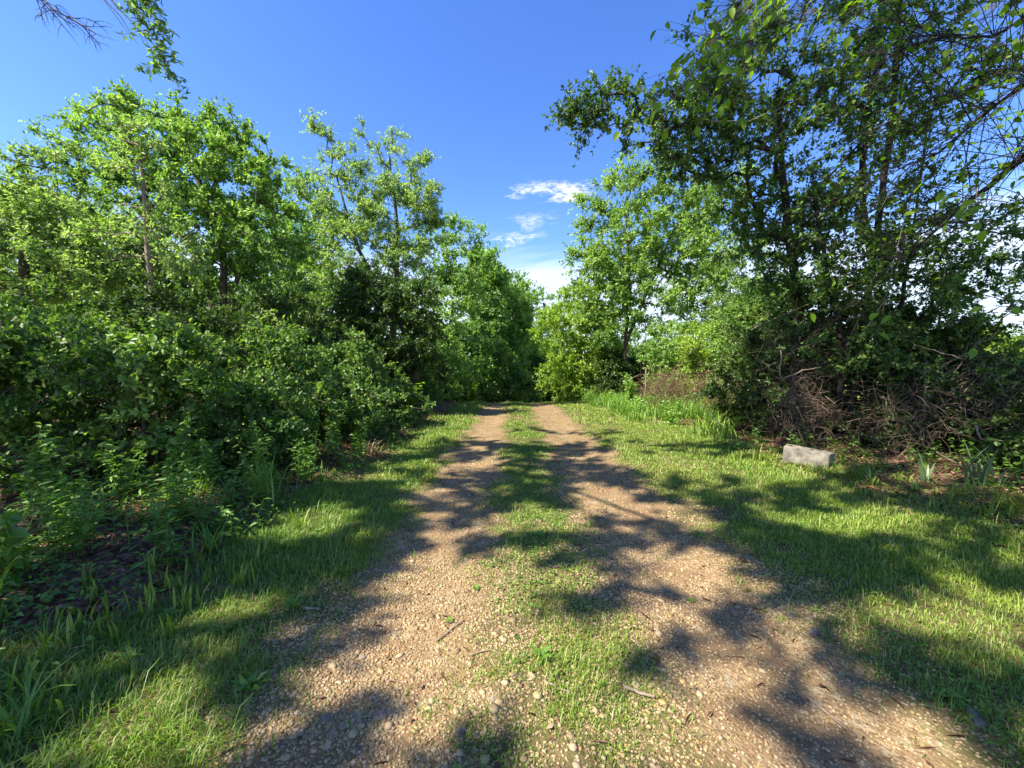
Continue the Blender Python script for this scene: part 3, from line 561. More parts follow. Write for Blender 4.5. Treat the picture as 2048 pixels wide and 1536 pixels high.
        plant('shrub', grd(x, y), lab, 'shrub', [(x, y, z + h * .5, rx, ry, h * .48), (x + .3, y, z + h * .8, rx * .6, ry * .6, h * .25)], mt, int(100 * (rx * ry * h) ** .7) + 50, 'bushes right of the lane',
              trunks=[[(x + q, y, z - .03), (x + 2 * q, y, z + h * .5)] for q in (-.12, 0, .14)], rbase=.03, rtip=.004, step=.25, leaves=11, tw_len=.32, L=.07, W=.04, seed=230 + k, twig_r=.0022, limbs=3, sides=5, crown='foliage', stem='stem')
    for k, (px, top, dd, w_) in enumerate([(1330, 660, 60, 60), (1430, 655, 70, 70), (1560, 650, 55, 80), (1700, 655, 60, 90), (1850, 660, 50, 90), (2000, 665, 45, 90)]):
        x = at(px, top, dd)[0]; z = float(gz(x, dd)); zt = CAMZ + (HORIZ - top) / F * dd; h = zt - z; rx = w_ / F * dd
        plant('tree', grd(x, dd), ['distant hazy green tree seen under the pale trunked tree', 'distant tree beyond the brown brambles', 'distant tree behind the vine smothered shrub', 'distant tree showing through the big dark tree', 'distant tree past the wire fence', 'last distant tree at the right end of the field'][k],
              'tree', [(x, dd, z + h * .55, rx, rx * .7, h * .45), (x - rx * .5, dd, z + h * .4, rx * .6, rx * .5, h * .4), (x + rx * .5, dd, z + h * .45, rx * .6, rx * .5, h * .38)], 'far', 150, 'distant trees across the field', rbase=.2, seed=250 + k, L=.34, W=.2, tw_len=1.2, leaves=9, limbs=2, step=1.0, sides=5)
build_right_trees()

# overhanging trees: the one on the left behind the viewer throws the dappled shade on the lane
def canopy_open(T):
    """cut gaps into the canopy, shaped so that sun patches land on the listed spots"""
    k = T[:, 2:3] / SDIR.z; gnd = T[:, :2] - np.array([SDIR.x, SDIR.y]) * k; keep = np.ones(len(T), bool)
    for x, y, rx, ry in ((-.35, 2.3, .62, .8), (.62, 1.5, .35, .3), (1.35, 2.9, .45, .3), (1.0, 4.5, .4, .5), (3.2, 5.6, 1.5, .55), (3.25, 3.6, .8, .32), (2.6, 2.25, .6, .3), (-1.85, 3.6, .45, .45), (-1.75, 2.3, .25, .15), (-2.0, 7.0, .6, .6), (-1.4, 1.45, .3, .2),
                         (.27, 3.8, .5, .35), (-.55, 5.9, .6, .35), (.4, 8.2, .8, .5), (3.0, 8.2, 1.0, .5), (.2, 1.75, .3, .25), (4.3, 5.7, .5, .5), (-3.3, 4.0, .5, .45), (-4.3, 5.4, .5, .4), (-2.7, 5.0, .35, .3), (-3.3, 6.6, .6, .4), (-5.2, 4.4, .5, .4), (6.0, 5.6, .5, .3), (4.9, 4.9, .5, .3), (7.2, 6.2, .4, .3), (-3.2, 3.0, .3, .25), (-4.0, 8.2, .6, .5)):
        keep &= ((gnd[:, 0] - x) / (rx + .04)) ** 2 + ((gnd[:, 1] - y) / (ry + .04)) ** 2 > 1
    return keep
def build_overhead():
    lob = [(-5.2, .2, 9.3, 2.2, 2.2, 1.3), (-3.2, 2.6, 9.9, 2.0, 2.0, 1.1), (-7.2, 2.5, 8.8, 2.0, 2.0, 1.2), (-1.6, .6, 10.3, 2.0, 1.8, 1.1), (-.4, 3.6, 10.8, 2.0, 1.8, 1.0), (1.6, 5.2, 11.2, 2.2, 1.7, 1.0),
           (-8.6, -.8, 8.0, 2.0, 1.8, 1.2), (-4.0, -2.0, 10.5, 2.4, 2.0, 1.3), (-.5, -1.5, 11.0, 2, 2, 1.2), (-6.0, 4.4, 9.2, 1.6, 1.6, .9), (1.2, 2.6, 11.6, 1.8, 1.6, 1.0), (-8.0, .8, 7.2, 1.4, 1.4, .9), (-9.5, 1.5, 7.8, 1.4, 1.4, 1.0), (-5.5, 2.2, 8.0, 1.2, 1.0, .8), (-7.0, -2.6, 9.0, 1.8, 1.5, 1.0), (-4.6, -3.8, 9.8, 1.8, 1.5, 1.0), (-9.4, -2.4, 8.0, 1.6, 1.5, 1.0), (-2.2, -3.2, 10.4, 1.6, 1.5, 1.0), (-8.2, -4.2, 8.4, 1.6, 1.4, 1.0), (.2, 1.4, 11.2, 1.8, 1.6, .9), (2.2, 3.8, 11.6, 1.6, 1.6, .9), (-6.4, .2, 10.2, 2.0, 2.0, 1.0), (-8.4, .6, 7.6, 1.5, 1.3, .7), (-7.2, -1.0, 7.4, 1.4, 1.3, .7), (-9.0, -1.8, 7.4, 1.4, 1.2, .7), (-5.0, -1.2, 10.8, 1.8, 1.6, .8), (-3.2, -.6, 10.8, 1.8, 1.6, .8), (-7.4, 3.4, 9.4, 1.5, 1.4, .8)] + 2 * [(-8.1, -.4, 8.2, 1.2, 1.2, .6), (-7.6, .9, 7.6, 1.0, .9, .6)]
    hang = [at(322, 20, 4.2), at(335, 75, 4.2), at(345, 125, 4.2), at(300, 10, 4.2), at(338, 100, 4.1), at(310, 50, 4.2), at(352, 150, 4.2), at(328, -10, 4.2)]
    root = plant('overhanging_tree', grd(-2.2, -6.2), 'tall overhanging tree whose leafy branch tip hangs into the sky above the broad tree', 'tree', lob, 'far', 1750, None,
          trunks=[[grd(-2.2, -6.2), (-2.4, -5.8, 4.5), (-2.9, -4.6, 8.0), (-3.6, -2.6, 9.6)]], rbase=.055, rtip=.003, step=.5, twiglets=6, leaves=14, tw_len=.36, L=.11, W=.07, seed=301, limbs=10, shell=.45, bough=0, clip=canopy_open)
    r = np.random.default_rng(5); st = at(200, -60, 4.2); mb = MB(); lf = MB()
    add_tube(mb, [(-3.6, -2.6, 9.6), (-4.1, .6, 8.2), (-3.9, 2.6, 7.0), st, at(230, 0, 4.2), at(262, 40, 4.2), at(300, 78, 4.2), at(312, 108, 4.2)], [.03, .024, .018, .012, .010, .008, .005, .002], 5)
    for hp in hang:
        k = 6
        A = np.repeat(hp[None], k, 0) + r.normal(0, .05, (k, 3)); T = unit(r.normal(0, .6, (k, 3)) + [0.05, 0, -.9]); Bq = A + T * r.uniform(.1, .26, k)[:, None]
        add_sticks(mb, A, Bq, .0025, .001)
        s = r.random((k, 15)); P = (A[:, None] + (Bq - A)[:, None] * s[..., None]).reshape(-1, 3); m = len(P)
        D = unit(r.normal(size=(m, 3)) + [0, 0, -.4]); add_leaves(lf, P, D, r.normal(size=(m, 3)), r.uniform(.05, .085, m), r.uniform(.016, .03, m), r.random(m))
    for a, b in ((at(262, 40, 4.2), hang[1]), (at(230, 0, 4.2), hang[0]), (hang[1], hang[2]), (hang[0], hang[5]), (at(290, 60, 4.2), hang[4]), (hang[2], hang[6])):
        add_tube(mb, [a, (np.asarray(a) + b) / 2 + r.normal(0, .03, 3), b], [.006, .004, .0025], 4)
    mb.build('hanging_branch', M['bark'], root); lf.build('hanging_foliage', M['far'], root)
    # the bare branch fan at the top left corner
    mb = MB(); d = 3.9
    ctr = [[at(80, -40, d), at(100, 5, d), at(140, 45, d), at(190, 72, d), at(236, 100, d)]]
    base = np.array(ctr[0]); add_tube(mb, base, [.014, .009, .007, .005, .0018], 5)
    add_tube(mb, [(-4.2, .8, 7.6), (-4.5, 2.6, 6.6), base[0]], [.03, .022, .014], 5)
    for k in range(26):
        s = r.uniform(.4, 3.7); i = int(s); p = base[i] + (base[i + 1] - base[i]) * (s - i); L = r.uniform(.18, .5); dr = unit(unit(base[i + 1] - base[i]) + r.normal(0, .38, 3)); q = [p]
        for t in range(5): dr = unit(dr + r.normal(0, .16, 3) + [0.02, 0, -.07]); q.append(q[-1] + dr * L / 5)
        add_tube(mb, q, np.linspace(.0042, .0011, 6), 3)
        for t in (2, 3):
            if r.random() < .75: e = unit(dr + r.normal(0, .6, 3)); add_tube(mb, [q[t], q[t] + e * L * .2, q[t] + unit(e + [.1, 0, -.3]) * L * .38], [.0028, .002, .0009], 3)
    for p0, p1, p2 in ((at(-20, 28, d), at(15, 26, d), at(22, -10, d)), (at(190, -10, d), at(240, 30, d), at(290, 100, d)), (at(205, -10, d), at(270, 60, d), at(300, 110, d))):
        add_tube(mb, [p0, p1, p2], [.005, .004, .0015], 4)
    mb.build('bare_branch', M['bark'], root)
build_overhead()
plant('tree', grd(-10.8, 3.6), 'unseen leafy tree added beyond the left edge to shade the near thicket', 'tree', [(-10.8, 3.6, 6.0, 2.0, 2.0, 2.2), (-9.6, 3.0, 5.0, 1.6, 1.4, 1.6), (-10.6, 4.6, 4.2, 1.4, 1.4, 1.4), (-9.4, 2.4, 6.6, 1.4, 1.4, 1.2)], 'far', 260, None, rbase=.1, seed=302, L=.1, W=.06, tw_len=.4, leaves=14, bough=0, clip=canopy_open)  # added out of view to darken the near thicket
def build_right_overhang():
    """tree just out of view on the right: its limbs, arching bare twigs and broad backlit leaves reach into the picture"""
    base = grd(5.6, .6); root = empty('overhanging_tree', base, 'broad leaved tree at the right edge whose dark limbs and arching twigs cross the sky', 'tree')
    r = np.random.default_rng(8)
    limbs = [[base, (5.5, .9, 2.0), (5.3, 1.6, 3.4), (5.1, 2.2, 4.6)], [(5.3, 1.6, 3.4), at(2060, 300, 4.2), at(2010, 330, 4.6), at(1900, 430, 5.0), at(1800, 520, 5.4)],
             [(5.1, 2.2, 4.6), at(2080, 5, 4.4), at(1900, 8, 4.3), at(1700, 6, 4.2), at(1560, -2, 4.2)], [(5.3, 1.6, 3.4), at(2070, 150, 4.0), at(1960, 230, 4.3), at(1830, 330, 4.6)],
             [at(2080, 5, 4.4), at(1980, 90, 4.4), at(1870, 92, 4.5), at(1760, 130, 4.6)]]
    rads = [[.11, .10, .085, .06], [.05, .042, .036, .022, .008], [.05, .036, .03, .022, .01], [.03, .022, .015, .005], [.02, .014, .01, .004]]
    for k, (p, q) in enumerate(zip(limbs, rads)):
        mb = MB(); p = np.array(p); t = np.linspace(0, 1, len(p)); tt = np.linspace(0, 1, 14)
        pp = np.stack([np.interp(tt, t, p[:, c]) for c in range(3)], 1); pp[1:-1] += r.normal(0, .018, (12, 3)); add_tube(mb, pp, np.interp(tt, t, q), 7); mb.build('trunk' if k == 0 else 'limb', M['shadebark'], root, True)
        limbs[k] = pp
    mb = MB(); ends = []
    for k in range(300):
        L = limbs[(1, 1, 3, 3, 4, 4, 2)[r.integers(7)]]; i = r.integers(3, 14); p = L[i]; ln = r.uniform(.6, 2.1)
        if p[1] < 2.5: continue
        dr = unit(np.array([-.6, .25, .25]) + r.normal(0, .6, 3)); q = [p]; rr = r.uniform(.003, .008)
        for s in range(6): dr = unit(dr + np.array([-.02, 0, -.16]) + r.normal(0, .1, 3)); q.append(q[-1] + dr * ln / 6)
        add_tube(mb, q, np.linspace(rr, .0015, 7), 3); ends.append((q[3], dr)); ends.append((q[5], dr))
        if r.random() < .6: add_tube(mb, [q[3], q[3] + unit(dr + r.normal(0, .6, 3)) * .3, q[3] + unit(dr + r.normal(0, .6, 3)) * .55], [.003, .002, .001], 3)
    mb.build('branchwork', M['shadebark'], root)
    lf = MB(); tw = MB()
    sel = [ends[i] for i in r.choice(len(ends), 210, replace=False)]
    P = np.concatenate([np.repeat(e[0][None], 5, 0) + r.normal(0, .09, (5, 3)) for e in sel]); m = len(P)
    D = unit(r.normal(0, .6, (m, 3)) + [-.3, 0, -.4]); add_leaves(lf, P, D, np.array([[0, 0, 1.]]) + r.normal(0, .5, (m, 3)), r.uniform(.05, .085, m), r.uniform(.04, .06, m), r.random(m) * .6, True)
    # broad near leaves that catch the light
    near = [(1330, 205, 3.4, 16), (1295, 240, 3.3, 8), (1385, 120, 3.5, 30), (1420, 60, 3.6, 34), (1350, 165, 3.5, 20), (1450, 130, 3.7, 30), (1400, 200, 3.6, 22), (1480, 50, 3.8, 34), (1900, 425, 3.0, 8), (1955, 440, 3.0, 6), (1730, 640, 3.6, 5), (2005, 640, 3.1, 5), (1530, 30, 3.7, 24), (1480, 230, 3.8, 14), (1570, 70, 3.8, 18), (1930, 60, 3.8, 12), (1705, 475, 3.6, 3)]
    for px, py, d, n in near:
        c = at(px, py, d); P = c + r.normal(0, .15, (n, 3)) * [1, 1, .9]; D = unit(np.array([[-.3, .0, -.75]]) + r.normal(0, .45, (n, 3)))
        add_leaves(lf, P, D, np.array([[-.4, -.3, .5]]) + r.normal(0, .55, (n, 3)), r.uniform(.06, .105, n), r.uniform(.045, .075, n), r.random(n), True)
        add_sticks(tw, np.repeat((c + [.25, .1, .2])[None], n, 0), P, .0022, .0012)
        j = min(range(1, 5), key=lambda q: np.min(np.linalg.norm(limbs[q] - c, axis=1))); a = limbs[j][np.argmin(np.linalg.norm(limbs[j] - c, axis=1))]; b = c + [.25, .1, .2]
        add_tube(tw, [a, a * .66 + b * .34 + [0, 0, .12], a * .33 + b * .67 + [0, 0, .12], b], [.006, .005, .004, .0022], 4)
    lf.build('foliage', M['heart'], root); tw.build('leaf_stalk', M['bark'], root)
build_right_overhang()

# ------------------------------------------------------------------ dead vines, brambles, roots on the right
def tangle(name, c, rad, n, label, cat, mat, r0, seg=7, seed=0, curl=.55, ln=1.0, group=None, grav=-.05):
    r = np.random.default_rng(seed); mb = MB(); c = np.asarray(c, float); rad = np.asarray(rad, float)
    for k in range(n):
        d = unit(r.normal(size=3)); p = c + d * rad * r.random() ** .4; q = [p]; dr = unit(r.normal(size=3) + [0, 0, .4]); L = ln * r.uniform(.5, 1.3) / seg
        for s in range(seg):
            pull = (c - q[-1]) / rad; dr = unit(dr + r.normal(0, curl, 3) + pull * .16 + [0, 0, grav]); nx = q[-1] + dr * L
            nx[2] = max(nx[2], float(gz(nx[0], nx[1])) + .01); q.append(nx)
        add_tube(mb, q, np.linspace(r0 * r.choice([.5, .7, .9, 1.2, 2.0], p=[.3, .3, .2, .15, .05]), r0 * .35, seg + 1), 3)
    root = empty(name, (c[0], c[1], float(gz(c[0], c[1]))), label, cat, group); mb.build('cane', M[mat], root); return root
tangle('bramble_heap', (4.75, 12.2, .78), (.95, .7, .62), 520, 'rounded heap of dry brown bramble canes in front of the pale trunk', 'brambles', 'bramble', .004, seed=1, ln=.9)
tangle('bramble_heap', (5.2, 9.9, .85), (.7, .6, .6), 300, 'brown bramble heap with green leaves beside the arching grass clump', 'brambles', 'bramble', .0045, seed=2, ln=.9)
tangle('vine_tangle', (4.95, 6.8, .75), (.65, .5, .75), 230, 'tangle of dead brown vines right behind the concrete block', 'vines', 'deadvine', .004, seed=3, ln=1.0, curl=.5)
tangle('vine_tangle', (5.3, 7.2, 1.75), (.75, .5, .7), 120, 'dead vines climbing the big dark tree', 'vines', 'deadvine', .005, seed=4, ln=1.3, curl=.4)
tangle('vine_tangle', (7.0, 6.3, 1.0), (.7, .45, .6), 110, 'ball of dead vines hanging right of the dark trunk', 'vines', 'deadwood', .006, seed=6, ln=.9, curl=.6)
tangle('vine_tangle', (6.1, 6.2, .6), (.85, .45, .6), 150, 'loose dead vines between the concrete block and the upturned stem', 'vines', 'deadvine', .005, seed=7, ln=1.1, curl=.45)
tangle('vine_tangle', (7.5, 5.6, .7), (.9, .5, .6), 100, 'loose dead vines above the pale leaning stick', 'vines', 'deadvine', .005, seed=8, ln=1.2, curl=.4)
tangle('vine_tangle', (5.3, 8.0, 1.3), (.5, .4, .6), 90, 'reddish dead vines left of the big dark tree', 'vines', 'bramble', .004, seed=10, ln=1.0, curl=.5)
def roots():
    r = np.random.default_rng(9); c = at(1848, 838, 6.4); rt = empty('dead_root', (c[0], c[1], float(gz(c[0], c[1]))), 'pale upturned dead stem with roots splaying in front of the dark bushes', 'dead wood')
    mb = MB(); add_tube(mb, [c + [.02, 0, .9], c + [.03, 0, .45], c], [.008, .016, .026], 7); mb.build('stem', M['deadwood'], rt, True)
    for k in range(34):
        a = r.uniform(0, 6.283); dr = unit(np.array([math.cos(a), math.sin(a) * .6 - .3, r.uniform(-.8, .5)])); q = [c + r.normal(0, .02, 3)]; L = r.uniform(.25, .95) / 6
        for s in range(6):
            dr = unit(dr + r.normal(0, .16, 3) + [0, 0, -.1]); nx = q[-1] + dr * L; nx[2] = max(nx[2], float(gz(nx[0], nx[1])) + .01); q.append(nx)
        mb = MB(); add_tube(mb, q, np.linspace(r.uniform(.006, .012), .002, 7), 4); mb.build('root', M['deadwood'], rt)
roots()
def sticks():
    S = [([at(1880, 905, 5.6), at(1960, 950, 5.2), grd(6.2, 4.9)], .012, 'long pale dead stick leaning down towards the iris clump'), ([at(1955, 850, 5.3), at(1970, 880, 5.2), at(2040, 884, 5.0)], .011, 'pale hooked twig at the right edge above the iris clump'),
         ([at(1400, 690, 8), at(1365, 720, 8.3), at(1330, 790, 8.6)], .008, 'thin dead stick standing beside the bramble heap'), ([at(1825, 690, 5.8), at(1900, 710, 5.7), at(1930, 720, 5.6)], .006, 'straight bright twig crossing the dark bushes'),
         ([at(1292, 735, 13), at(1291, 790, 13), at(1293, 815, 13)], .03, 'weathered grey stake standing among the bright weeds'), ([at(1250, 765, 12.8), at(1275, 750, 12.9), at(1291, 748, 13)], .012, 'bare grey branch propped on the weathered stake'),
         ([at(325, 735, 5.6), at(330, 770, 5.6)], .009, 'short pale broken stick in the left thicket'), ([at(335, 815, 5.0), at(350, 805, 5.0), at(380, 790, 5.0)], .008, 'pale curved dead stick lying in the left thicket'),
         ([at(200, 680, 6.2), at(215, 715, 6.2), at(195, 740, 6.2)], .007, 'thin dead twig beside the dark hollow in the thicket'), ([at(1560, 700, 6.5), at(1560, 760, 6.5), at(1610, 740, 6.4), at(1640, 735, 6.5)], .012, 'bent dead branch on the front of the vine tangle'),
         ([at(1500, 660, 7), at(1540, 640, 7), at(1640, 600, 6.6), at(1760, 540, 6.3)], .008, 'long thin pale vine stem sloping across the big dark tree'), ([at(1410, 255, 5.5), at(1480, 256, 5.5), at(1540, 235, 5.5), at(1595, 205, 5.5)], .006, 'light coloured vine stem sagging below the upper canopy')]
    for pts, r0, lab in S:
        mb = MB(); p = np.array(pts, float); t = np.linspace(0, 1, len(p)); tt = np.linspace(0, 1, 12); pp = np.stack([np.interp(tt, t, p[:, c]) for c in range(3)], 1); pp[1:-1] += rng.normal(0, .008, (10, 3))
        add_tube(mb, pp, np.linspace(r0, r0 * .45, 12), 5); tag(mb.build('stick', M['deadwood'], None, True), lab, 'stick')
sticks()

# ------------------------------------------------------------------ verge plants
def blade_clump(name, x, y, n, h, wd, lean, mat, label, cat, group=None, seed=0, az=None, spread=.06, part='blade', curve=1.0, sx=1.0):
    r = np.random.default_rng(seed); mb = MB(); z = float(gz(x, y))
    for k in range(n):
        a = r.random() * 6.283 if az is None else az + r.normal(0, .5); H = h * r.uniform(.6, 1.1); ln = lean * r.uniform(.4, 1.3)
        b = np.array([x + r.normal(0, spread) * sx, y + r.normal(0, spread), z - .01]); d = np.array([math.cos(a), math.sin(a), 0]); s = np.array([-d[1], d[0], 0]); t = np.linspace(0, 1, 6)[:, None]
        c = b + np.array([0, 0, 1.]) * H * (t - curve * .55 * ln * t ** 2.5) + d * H * ln * t ** 1.7; wv = wd * r.uniform(.7, 1.2) * np.array([.7, 1, 1, .85, .55, .06])[:, None]
        v = np.concatenate([c - s * wv / 2, c + s * wv / 2 + [0, 0, .0]], 0); f = [[q, q + 6, q + 7, q + 1] for q in range(5)]
        mb.add(v, f, np.full(5, r.random()))
    o = mb.build(name, M[mat], None); return tag(o, label, cat, group)
def weed(x, y, h, n, label, seed, mat='weed', L=.10, W=.032, group=None, lean=.25):
    r = np.random.default_rng(seed); z = float(gz(x, y)); root = empty('weed_plant', (x, y, z), label, 'weed', group); sm = MB(); lf = MB()
    for k in range(n):
        a = r.random() * 6.283; ln = lean * r.uniform(.3, 1.4); H = h * r.uniform(.6, 1.1); b = np.array([x + r.normal(0, .08), y + r.normal(0, .08), z]); t = np.linspace(0, 1, 7)[:, None]
        c = b + np.array([math.cos(a), math.sin(a), 0]) * H * ln * t ** 1.6 + np.array([0, 0, 1.]) * H * t; add_tube(sm, c, np.linspace(.004, .0015, 7), 3)
        m = max(6, int(H / .035)); s = np.linspace(.15, 1, m); P = np.stack([np.interp(s, t[:, 0], c[:, q]) for q in range(3)], 1); ph = a + np.arange(m) * 2.4
        ph = ph + r.normal(0, .5, m); D = np.stack([np.cos(ph), np.sin(ph), r.uniform(-.25, .7, m)], 1); add_leaves(lf, P, D, np.array([[0, 0, 1.]]) + r.normal(0, .45, (m, 3)), L * (1.15 - .5 * s) * r.uniform(.8, 1.2, m), W * (1.1 - .4 * s), np.clip(.3 + .5 * r.random(m), 0, 1), True, .3)
    sm.build('stem', M['weed'], root); lf.build('foliage', M[mat], root)
def build_verge():
    W = [(-3.55, 3.75, .55, 11, 'sunlit weed with long pointed leaves rising from the leaf litter'), (-3.0, 3.95, .36, 8, 'smaller pointed leaved weed right of the sunlit one'), (-4.3, 4.1, .6, 9, 'shaded weed in front of the shrub at the left edge'),
         (-2.85, 4.9, .55, 9, 'tall weed behind the dark green grass clump'), (-3.3, 4.7, .6, 9, 'bushy weed left of the tall grass clump'), (-2.75, 6.3, .5, 8, 'weed beside the strip of bare leaf litter'), (-3.0, 7.2, .6, 9, 'leafy weed leaning over the leaf litter strip'),
         (-3.25, 8.6, .7, 9, 'weed at the foot of the low verge shrub'), (-3.05, 3.0, .38, 8, 'weed in the shade near the left foreground'), (-3.4, 2.75, .45, 8, 'weed beside the broad pale leaves at the left edge'), (-2.6, 5.6, .3, 6, 'short weed on the edge of the leaf litter'),
         (-2.65, 3.4, .22, 6, 'small weed growing out of the mulch'), (-3.9, 3.2, .5, 9, 'dense weed at the left edge of the foreground'), (-2.75, 2.75, .2, 6, 'little weed by the light green grass tufts'),
         (-4.6, 3.6, .7, 10, 'tall shaded weed at the left edge under the nearest shrub'), (-3.7, 4.4, .5, 10, 'shaded weed between the sunlit one and the low bushy shrub'), (-3.6, 2.95, .55, 10, 'dark weed crowding the left edge of the foreground'), (-3.15, 5.4, .6, 10, 'shaded weed below the low bushy shrub'),
         (-4.1, 4.75, .7, 10, 'upright weed behind the sunlit one'), (-3.3, 6.6, .6, 9, 'weed at the foot of the mid green shrub'), (-2.9, 3.3, .3, 8, 'low spreading weed in the middle of the left mulch'), (-3.2, 3.45, .4, 9, 'weed just in front of the sunlit one'), (-3.0, 8.0, .45, 8, 'weed where the leaf litter strip narrows')]
    for k, (x, y, h, n, lab) in enumerate(W): weed(x + .3, y, h * 1.1, n + 2, lab, 400 + k, group='weeds on the left verge')
    weed(-2.75, 10.2, .95, 9, 'broad leaved bright green weed standing against the dark tree', 450, 'heart', .24, .13, lean=.35)
    weed(-3.15, 2.45, .42, 4, 'weed with a few broad pale leaves at the left edge', 451, 'weed', .13, .10)
    weed(-2.9, 15.4, .7, 8, 'leafy weed at the base of the far left verge', 452, 'maple', .13, .07)
    weed(-2.1, 21.0, 1.0, 14, 'bright lime tuft glowing at the left end of the lane', 453, 'lime', .2, .1)
    weed(4.2, 14.2, 1.1, 12, 'tall bright weed growing beside the weathered stake', 454, 'maple', .16, .09)
    for k, (x, y, h, lab) in enumerate([(4.75, 6.5, .35, 'shaded weed at the right end of the concrete block'), (5.3, 6.1, .3, 'small weed on the red leaf litter under the vines'), (5.9, 5.7, .35, 'weed between the red leaf litter and the upturned stem'), (3.75, 6.7, .3, 'weed left of the concrete block beside the dry blades'),
                                      (6.3, 5.0, .4, 'weed growing just behind the pale iris clump'), (5.0, 5.5, .22, 'low weed on the leaf litter in front of the dead vines'), (7.2, 5.1, .5, 'weed at the far right edge under the dark bushes'), (4.5, 7.3, .4, 'weed at the foot of the dead vine tangle'), (4.4, 8.6, .5, 'weed behind the arching grass clump')]):
        weed(x, y, h, 9, lab, 480 + k, 'shrub', .075, .035, 'weeds on the right leaf litter', lean=.6)
    weed(6.6, 5.6, .5, 9, 'green weed lit by a sun fleck under the dark bushes', 455, 'weed', .10, .06)
    blade_clump('grass_clump', -2.62, 4.15, 60, .52, .014, .45, 'tall', 'tall dark green grass clump on the edge of the left leaf litter', 'grass clump', seed=1, spread=.1)
    blade_clump('grass_clump', 4.05, 7.9, 120, .75, .016, .75, 'tall', 'big arching green grass clump right of the lane by the brambles', 'grass clump', seed=2, spread=.22)
    blade_clump('grass_clump', -2.3, 3.0, 22, .34, .012, .6, 'tall', 'loose grass clump with long arching blades in the mulch', 'grass clump', seed=3, spread=.06)
    blade_clump('grass_clump', -2.35, 6.6, 40, .34, .010, .9, 'straw', 'dry tan grass clump arching over the leaf litter', 'grass clump', seed=4, spread=.08)
    blade_clump('iris_clump', 5.5, 4.65, 24, .58, .028, .5, 'iris', 'grey green clump of upright iris blades at the right edge', 'iris', seed=5, spread=.12)
    blade_clump('iris_clump', 4.95, 4.75, 6, .45, .022, .35, 'iris', 'few narrow upright iris blades left of the bigger iris clump', 'iris', seed=6, spread=.03)
    blade_clump('grass_clump', 4.3, 4.85, 46, .42, .012, 1.0, 'tall', 'flattened fan of long green blades on the red leaf litter', 'grass clump', seed=7, spread=.08, az=2.6)
    blade_clump('grass_clump', 4.9, 3.75, 60, .6, .011, 1.15, 'daylily', 'mat of long yellow green blades combed over at the right edge', 'grass clump', seed=8, spread=.15, az=3.0)
    blade_clump('grass_clump', 3.75, 6.0, 26, .28, .014, .45, 'daylily', 'yellow green blades at the left end of the concrete block', 'grass clump', seed=9, spread=.06)
    for k, (x, y, h, lab) in enumerate([(-3.25, 2.35, .5, 'long bladed grass clump at the left edge beside the broad pale leaves'), (-3.0, 1.95, .4, 'arching grass clump at the left edge of the foreground'), (-3.6, 3.3, .45, 'shaded grass clump under the dense weed at the left edge'), (-2.0, 1.5, .3, 'sunlit grass clump at the bottom left corner'),
                                      (-2.75, 4.6, .3, 'small grass clump behind the tall dark green one'), (-2.5, 5.0, .25, 'sparse grass clump on the leaf litter strip'), (-2.45, 8.0, .3, 'grass clump where the leaf litter strip narrows'), (-3.3, 4.15, .4, 'grass clump growing between the pointed leaved weeds')]):
        blade_clump('grass_clump', x, y, 34, h, .012, .7, 'tall', lab, 'grass clump', seed=60 + k, spread=.1)
    blade_clump('grass_clump', 4.02, 5.5, 18, .17, .010, .5, 'daylily', 'few thin dry blades in front of the concrete block', 'grass clump', seed=10, spread=.12)
    # cut daylily tufts, right and left verge
    Rt = [(4.35, 5.35), (4.62, 5.2), (4.85, 5.3), (4.0, 5.15), (4.55, 4.45), (4.75, 4.2), (3.85, 4.3), (4.1, 3.85), (4.35, 3.6), (4.0, 3.35), (4.35, 3.2), (4.6, 3.35), (3.9, 3.05), (4.15, 2.95), (3.3, 5.9), (3.6, 5.35), (3.45, 6.4), (4.45, 4.0), (4.9, 5.9), (5.15, 5.5), (5.3, 5.1), (5.6, 5.4), (4.7, 4.8), (5.1, 4.4), (4.9, 3.9), (4.2, 4.6), (5.0, 3.4)]
    for k, (x, y) in enumerate(Rt): blade_clump('daylily_tuft', x, y, 9, .13 + .04 * (k % 3), .016, .3, 'daylily', 'short cut yellow green daylily tuft on the right verge', 'daylily', 'daylily tufts on the right verge', 500 + k, spread=.028)
    Lf = [(-2.55, 2.35), (-2.35, 2.2), (-2.2, 2.5), (-2.05, 2.65), (-1.95, 2.35), (-2.3, 1.95), (-2.6, 1.9), (-2.1, 2.05), (-2.45, 2.7), (-2.0, 3.15), (-1.85, 2.95), (-1.9, 3.5), (-2.75, 2.15), (-2.2, 1.7), (-2.45, 1.55), (-1.95, 1.75), (-2.7, 2.5), (-2.15, 2.3), (-2.5, 2.15), (-2.65, 1.75), (-1.8, 2.6), (-1.85, 2.1), (-2.3, 2.85), (-2.9, 2.05)]
    for k, (x, y) in enumerate(Lf): blade_clump('daylily_tuft', x, y, 12, .14 + .035 * (k % 3), .015, .3, 'daylily', 'short cut lime green daylily tuft on the left verge', 'daylily', 'daylily tufts on the left verge', 540 + k, spread=.035)
    mb = MB()                                             # tall rank growth right of the lane
    nc = 420; cx = rng.uniform(2.8, 6.5, nc); cy = rng.uniform(10.2, 17, nc); ch = rng.uniform(.12, .6, nc) * (.4 + 1.2 * fbm(cx, cy, .9, 92)); n = 8000; ci = rng.integers(0, nc, n)
    ox, oy = rng.normal(0, 1, n), rng.normal(0, 1, n); x = cx[ci] + ox * .09; y = cy[ci] + oy * .09; keep = x > 3.3 + .9 * (fbm(x, y, .8, 91) - .5) - (y - 10) * .02; x, y, ox, oy, ci = x[keep], y[keep], ox[keep], oy[keep], ci[keep]; m = len(x)
